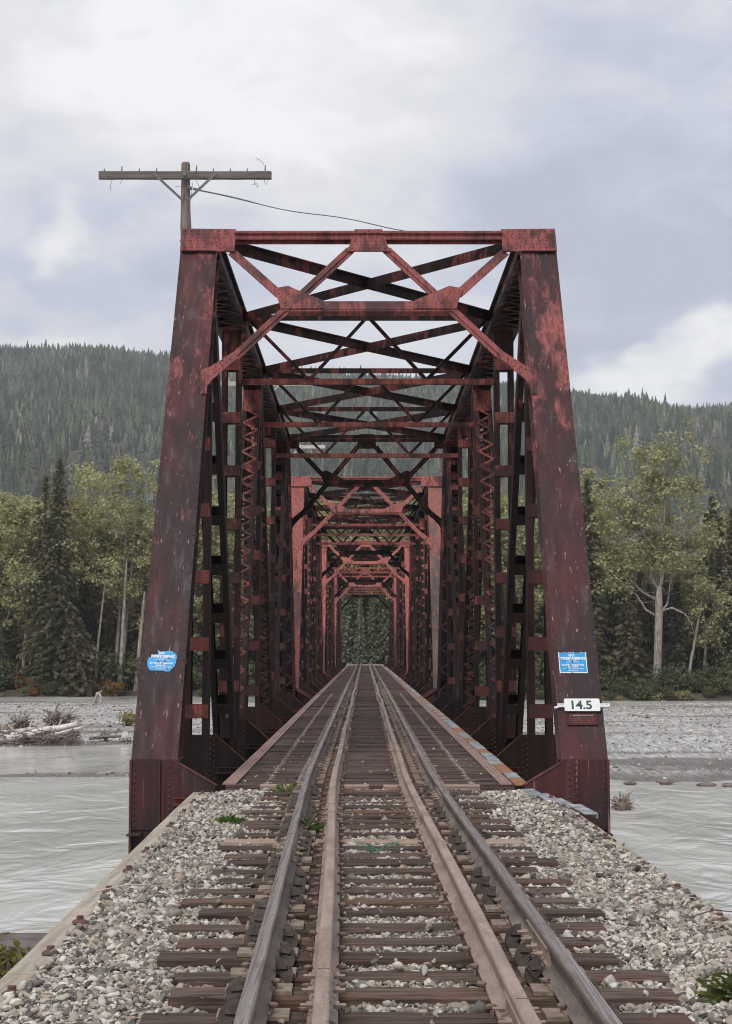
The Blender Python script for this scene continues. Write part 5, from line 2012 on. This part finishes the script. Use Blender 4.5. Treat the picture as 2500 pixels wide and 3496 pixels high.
for (px, py, r, lab) in ((1535, 3075, .07, 'tiny weed by the right guard rail base'), (1300, 3213, .06, 'tiny weed in the middle of the track'), (1485, 3330, .09, 'low weed beside the right guard rail'), (1330, 3345, .05, 'tiny weed beside a middle tie'),
                         (1560, 3290, .07, 'green weed against the right guard rail'), (1235, 3395, .06, 'sparse weed in the centre near the lower edge'), (970, 3170, .06, 'grass tuft between the left rails'), (1330, 2775, .09, 'low weed among the middle stones near the bridge'), (965, 3480, .06, 'yellow weed at the lower edge between the left rails')):
    e = PITCH + math.atan((1748 - py) / FPX)
    Yw = (CZ + .06) / math.tan(-e)
    weed('weed_plant', lab, CX + (px - 1245) / FPX * Yw * 1.0, Yw, -.075, r, 26, M['weed'], (.026, .007))
g = np.random.default_rng(64)
rp = MB()
for i in range(30):
    s = 1 if i % 3 else -1
    a = (R(200) if s > 0 else R(-8)) + g.normal(0, .35)
    L = g.uniform(.10, .27) * (1 if s > 0 else .9)
    z = g.uniform(0, .11)
    rp.tube([(g.normal(0, .015), g.normal(0, .02), .012), (math.cos(a) * L * .5, math.sin(a) * L * .35, z * .8), (math.cos(a) * L, math.sin(a) * L * .6, z)], [.0021, .0018, .0012], 4)
o = rp.build('rope_end', M['rope'])
o.location = (.05, 13.62, .0)
tag(o, 'frayed tuft of green rope lying on a middle tie', 'rope')

# ================================================================== DRIFTWOOD
def wpt(px, py, Y):                    # photograph (1624 wide) position at depth Y
    e = PITCH + math.atan((1748 - py * 1.5394) / FPX)
    return Vector((px2x(px, Y), Y, CZ + Y * math.tan(e)))
def log(label, a, b, r0, r1, mat_, bend=0.0, name='driftwood_log', grp=None, stubs=2, sd=0):
    r = random.Random(sd)
    mb = MB()
    a, b = Vector(a), Vector(b)
    n = 8
    pts, rad = [], []
    for i in range(n + 1):
        q = i / n
        p = a.lerp(b, q) + Vector((r.uniform(-.05, .05), r.uniform(-.05, .05), bend * 4 * q * (1 - q) + r.uniform(-.03, .03)))
        pts.append(p)
        rad.append(lerp(r0, r1, q) * r.uniform(.9, 1.1))
    mb.tube(pts, rad, 8, jit=.10, rng=r)
    for i in range(stubs):
        q = r.randint(2, n - 1)
        d_ = Vector((r.uniform(-1, 1), r.uniform(-1, .3), r.uniform(-.2, 1))).normalized()
        mb.tube([pts[q], pts[q] + d_ * r.uniform(.3, .8)], [rad[q] * .4, rad[q] * .15], 5)
    o = mb.build(name, mat_, smooth=True)
    return tag(o, label, 'driftwood', grp)
def rootwad(label, c, r_, mat_, n=46, sd=0, grp=None, flat_=1.0):
    r = random.Random(sd)
    mb = MB()
    c = Vector(c)
    mb.tube([c + Vector((0, .5, -.1)), c, c + Vector((0, -.3, .05))], [r_ * .25, r_ * .38, r_ * .2], 8, jit=.2, rng=r)
    for i in range(n):
        d_ = Vector((r.gauss(0, 1), r.gauss(0, .6), abs(r.gauss(.10, .5)) * flat_)).normalized()
        L = r_ * r.uniform(.35, 1.1)
        p = c + d_ * r_ * r.uniform(.05, .3)
        pts = [p]
        for q in range(5):
            d_ = (d_ + Vector((r.gauss(0, .55), r.gauss(0, .5), r.gauss(-.12, .50) * flat_))).normalized()
            p = p + d_ * L / 5
            pts.append(p)
        w0 = r_ * r.uniform(.03, .10)
        mb.tube(pts, [w0 * (1 - .16 * q) for q in range(6)], 4)
    o = mb.build('root_wad', mat_, smooth=True)
    return tag(o, label, 'root wad', grp)
GD = 'driftwood pile on the left gravel bar'
D, DD, DP = M['drift'], M['drift_dark'], M['drift_pale']
log('long bleached white log lying across the front of the driftwood pile', wpt(8, 1643, 96), wpt(176, 1606, 97.6), .27, .17, DP, grp=GD, sd=1)
log('shorter pale log just below the long white log', wpt(104, 1637, 95.8), wpt(190, 1613, 97), .17, .09, DP, grp=GD, sd=2)
log('thick grey trunk at the back of the pile under the root wads', wpt(24, 1624, 99.4), wpt(132, 1606, 100.4), .48, .38, D, grp=GD, sd=3)
log('stubby tan log end at the left edge of the pile', wpt(-30, 1618, 99), wpt(26, 1617, 98.5), .30, .28, M['bark_tan'], grp=GD, sd=4, stubs=1)
log('slanting thin pole leaning up to the larger root wad', wpt(62, 1620, 99.4), wpt(108, 1593, 100), .09, .05, D, grp=GD, sd=5, stubs=0)
log('grey log jutting left to right under the smaller root wad', wpt(-16, 1633, 96.8), wpt(98, 1617, 97.8), .28, .18, D, grp=GD, sd=41, stubs=3)
log('short bleached log end among the dark sticks at the left of the pile', wpt(-24, 1644, 95.8), wpt(44, 1629, 96.4), .20, .15, DP, grp=GD, sd=42, stubs=1)
log('crooked grey branch crossing the middle of the pile', wpt(84, 1612, 99), wpt(150, 1626, 98), .10, .06, D, .15, grp=GD, sd=43, stubs=4)
log('dark wet log along the foot of the pile', wpt(20, 1655, 96), wpt(90, 1644, 96.4), .16, .10, DD, grp=GD, sd=6)
log('dark log at the right end of the pile', wpt(110, 1640, 96.6), wpt(182, 1627, 97.4), .20, .12, DD, grp=GD, sd=7, stubs=4)
log('dark log beneath the white log, left part of the pile', wpt(-20, 1648, 96.4), wpt(60, 1634, 97.5), .20, .14, DD, grp=GD, sd=8, stubs=4)
rootwad('larger grey root wad standing on top of the pile', wpt(134, 1603, 98.6), 1.35, M['drift_mid'], 95, 1, GD)
rootwad('smaller root wad at the left of the pile', wpt(52, 1606, 98.6), 1.05, M['drift_mid'], 75, 2, GD)
r = random.Random(12)
mb = MB()
for i in range(420):
    c = wpt(r.uniform(-30, 178), r.uniform(1622, 1656), 96.2 + r.uniform(-1.2, 2.0))
    d_ = Vector((r.gauss(0, 1), r.gauss(0, .6), r.gauss(.1, .35))).normalized()
    L = r.uniform(.3, 1.3)
    mb.tube([c - d_ * L / 2, c + Vector((0, 0, r.uniform(-.05, .08))), c + d_ * L / 2], [.018, .030, .012], 4)
tag(mb.build('brush_tangle', DD), 'tangle of dark sticks at the foot of the driftwood pile', 'brush', kind='stuff')
rootwad('low root wad with pale curved roots beside the left front post', wpt(282, 1633, 98), .75, DP, 16, 6, None, .6)
rootwad('dark low root clump right of the driftwood pile', wpt(238, 1634, 98), .55, DD, 40, 7, None, .5)
log('slim dark log between the pile and the left front post', wpt(205, 1638, 97.5), wpt(290, 1630, 98), .10, .07, DD, sd=14)
t = thing('driftwood_snag', 'upright forked driftwood stump alone near the far waterline on the left', 'driftwood')
p = wpt(222, 1570, 158)
for pts in ([(0, 0, 0), (-.35, 0, .7), (-.1, 0, 1.35), (.35, 0, 1.62)], [(.1, 0, 0), (.3, 0, .6), (.25, 0, 1.1), (.05, 0, 1.4)], [(-.1, 0, .1), (-.9, -.2, .05), (-1.9, -.2, 0)], [(0, 0, .1), (.7, -.1, .12), (1.3, -.1, .0)]):
    MB().tube([p + Vector(q) for q in pts], [.22, .18, .15, .08][:len(pts)], 6, jit=.2, rng=random.Random(1)).build('branch', D, t, smooth=True)
GS = 'driftwood on the low spit in the left river'
rootwad('small root stump at the middle of the low spit', wpt(104, 1727, 73.3), .34, DD, 26, 9, GS, .8)
log('long thin log lying along the low spit', wpt(-10, 1724, 73.5), wpt(104, 1722, 73.2), .07, .05, D, grp=GS, sd=21, stubs=3)
log('dark grassy log at the right end of the low spit', wpt(128, 1733, 73), wpt(206, 1733, 72.6), .12, .07, DD, grp=GS, sd=22, stubs=5)
log('thin stick standing from the low spit', wpt(120, 1734, 73), wpt(126, 1718, 73), .035, .02, DP, grp=GS, sd=23, stubs=0)
log('thin bent stick on the right tip of the low spit', wpt(145, 1718, 72.8), wpt(160, 1730, 72.6), .03, .02, DP, grp=GS, sd=24, stubs=0)
log('small slanted stick in the water left of the front post', wpt(251, 1757, 66), wpt(258, 1771, 66), .022, .02, DD, sd=25, stubs=0)
log('short stick past the right tip of the low spit', wpt(225, 1736, 70), wpt(234, 1745, 70), .03, .02, D, sd=26, stubs=0)
# debris caught in the water behind the right post
c = wpt(1372, 1790, 57.8)
rootwad('clump of brown roots and brush caught in the water beside the right front post', c, .62, M['bark_tan'], 90, 31)
log('fallen bleached log sloping from the right bank to the water', wpt(1472, 1522, 181.5), wpt(1514, 1553, 178.5), .30, .20, D, sd=33)
for i, (px, py, Y, wd) in enumerate(((1470, 1735, 68.5, .40), (1560, 1741, 67.6, .40), (1300, 1737, 68.5, .3), (1392, 1737, 68.2, .3), (1610, 1742, 67.3, .35))):
    bv, bf = ico(2)
    g = np.random.default_rng(i)
    v = bv * g.uniform(.8, 1.15, (len(bv), 1)) * np.array([wd, wd * .5, wd * .28])
    o = np_mesh('river_stone', v + np.array(wpt(px, py, Y)), bf, DD)
    tag(o, 'dark wet stone at the near edge of the right gravel bar', 'stone', 'dark stones at the near edge of the right gravel bar')
# dry grass tuft on the left bar, moss on the abutment
o = shrub(301, 1.8, .9, M['drygrass'], 420, .06, 'yellow dry grass tuft on the left gravel bar beside the post', 'grass tuft', 'grass_tuft')
o.location = wpt(286, 1607, 112)
o.scale = (1.3, 1, 1)
o = shrub(302, .55, .40, M['moss'], 420, .022, 'yellow-brown moss clump on the abutment block below the left timber', 'moss', 'moss_clump')
o.location = (-2.85, 12.90, -.98)
o.scale = (1.2, .5, 1.0)
# twigs on the gravel
for (px, py, L, an, lab) in ((720, 2968, .45, .1, 'dark twig lying over the left edge timber'), (1050 - 600, 3040, .5, .25, 'thin pale twig on the left gravel'), (2270, 3075, .35, -.1, 'bleached curved stick on the right gravel'), (2420, 3130, .35, .2, 'rusty strip by the right edge timber')):
    e = PITCH + math.atan((1748 - py) / FPX)
    Yw = (CZ + .03) / math.tan(-e)
    c = Vector((CX + (px - 1245) / FPX * Yw, Yw, -.02))
    d_ = Vector((math.cos(an), math.sin(an), .05))
    mb = MB().tube([c - d_ * L / 2, c + Vector((0, .02, .03)), c + d_ * L / 2], [.0035, .005, .003], 5)
    tag(mb.build('twig', D if 'bleach' in lab or 'pale' in lab else M['bolt'] if 'rusty' in lab else DD), lab, 'twig')

# ================================================================== HAZE
HAZE = True
if HAZE:
    m = bpy.data.materials.new('river_valley_haze')
    m.use_nodes = True
    nt = m.node_tree
    nt.nodes.remove(nt.nodes['Principled BSDF'])
    pv = nt.nodes.new('ShaderNodeVolumePrincipled')
    pv.inputs['Color'].default_value = (.93, .95, 1.0, 1)
    pv.inputs['Density'].default_value = .00018
    nt.links.new(pv.outputs[0], nt.nodes['Material Output'].inputs['Volume'])
    hz = MB().box((0, 900, 187), (1400, 2080, 390)).build('haze', m)
    tag(hz, 'thin grey haze filling the valley', 'haze', kind='stuff')
scene.cycles.volume_bounces = 0
scene.cycles.max_bounces = 6
scene.cycles.use_denoising = True
scene.cycles.pixel_filter_type = 'BLACKMAN_HARRIS'
scene.cycles.filter_width = 1.1
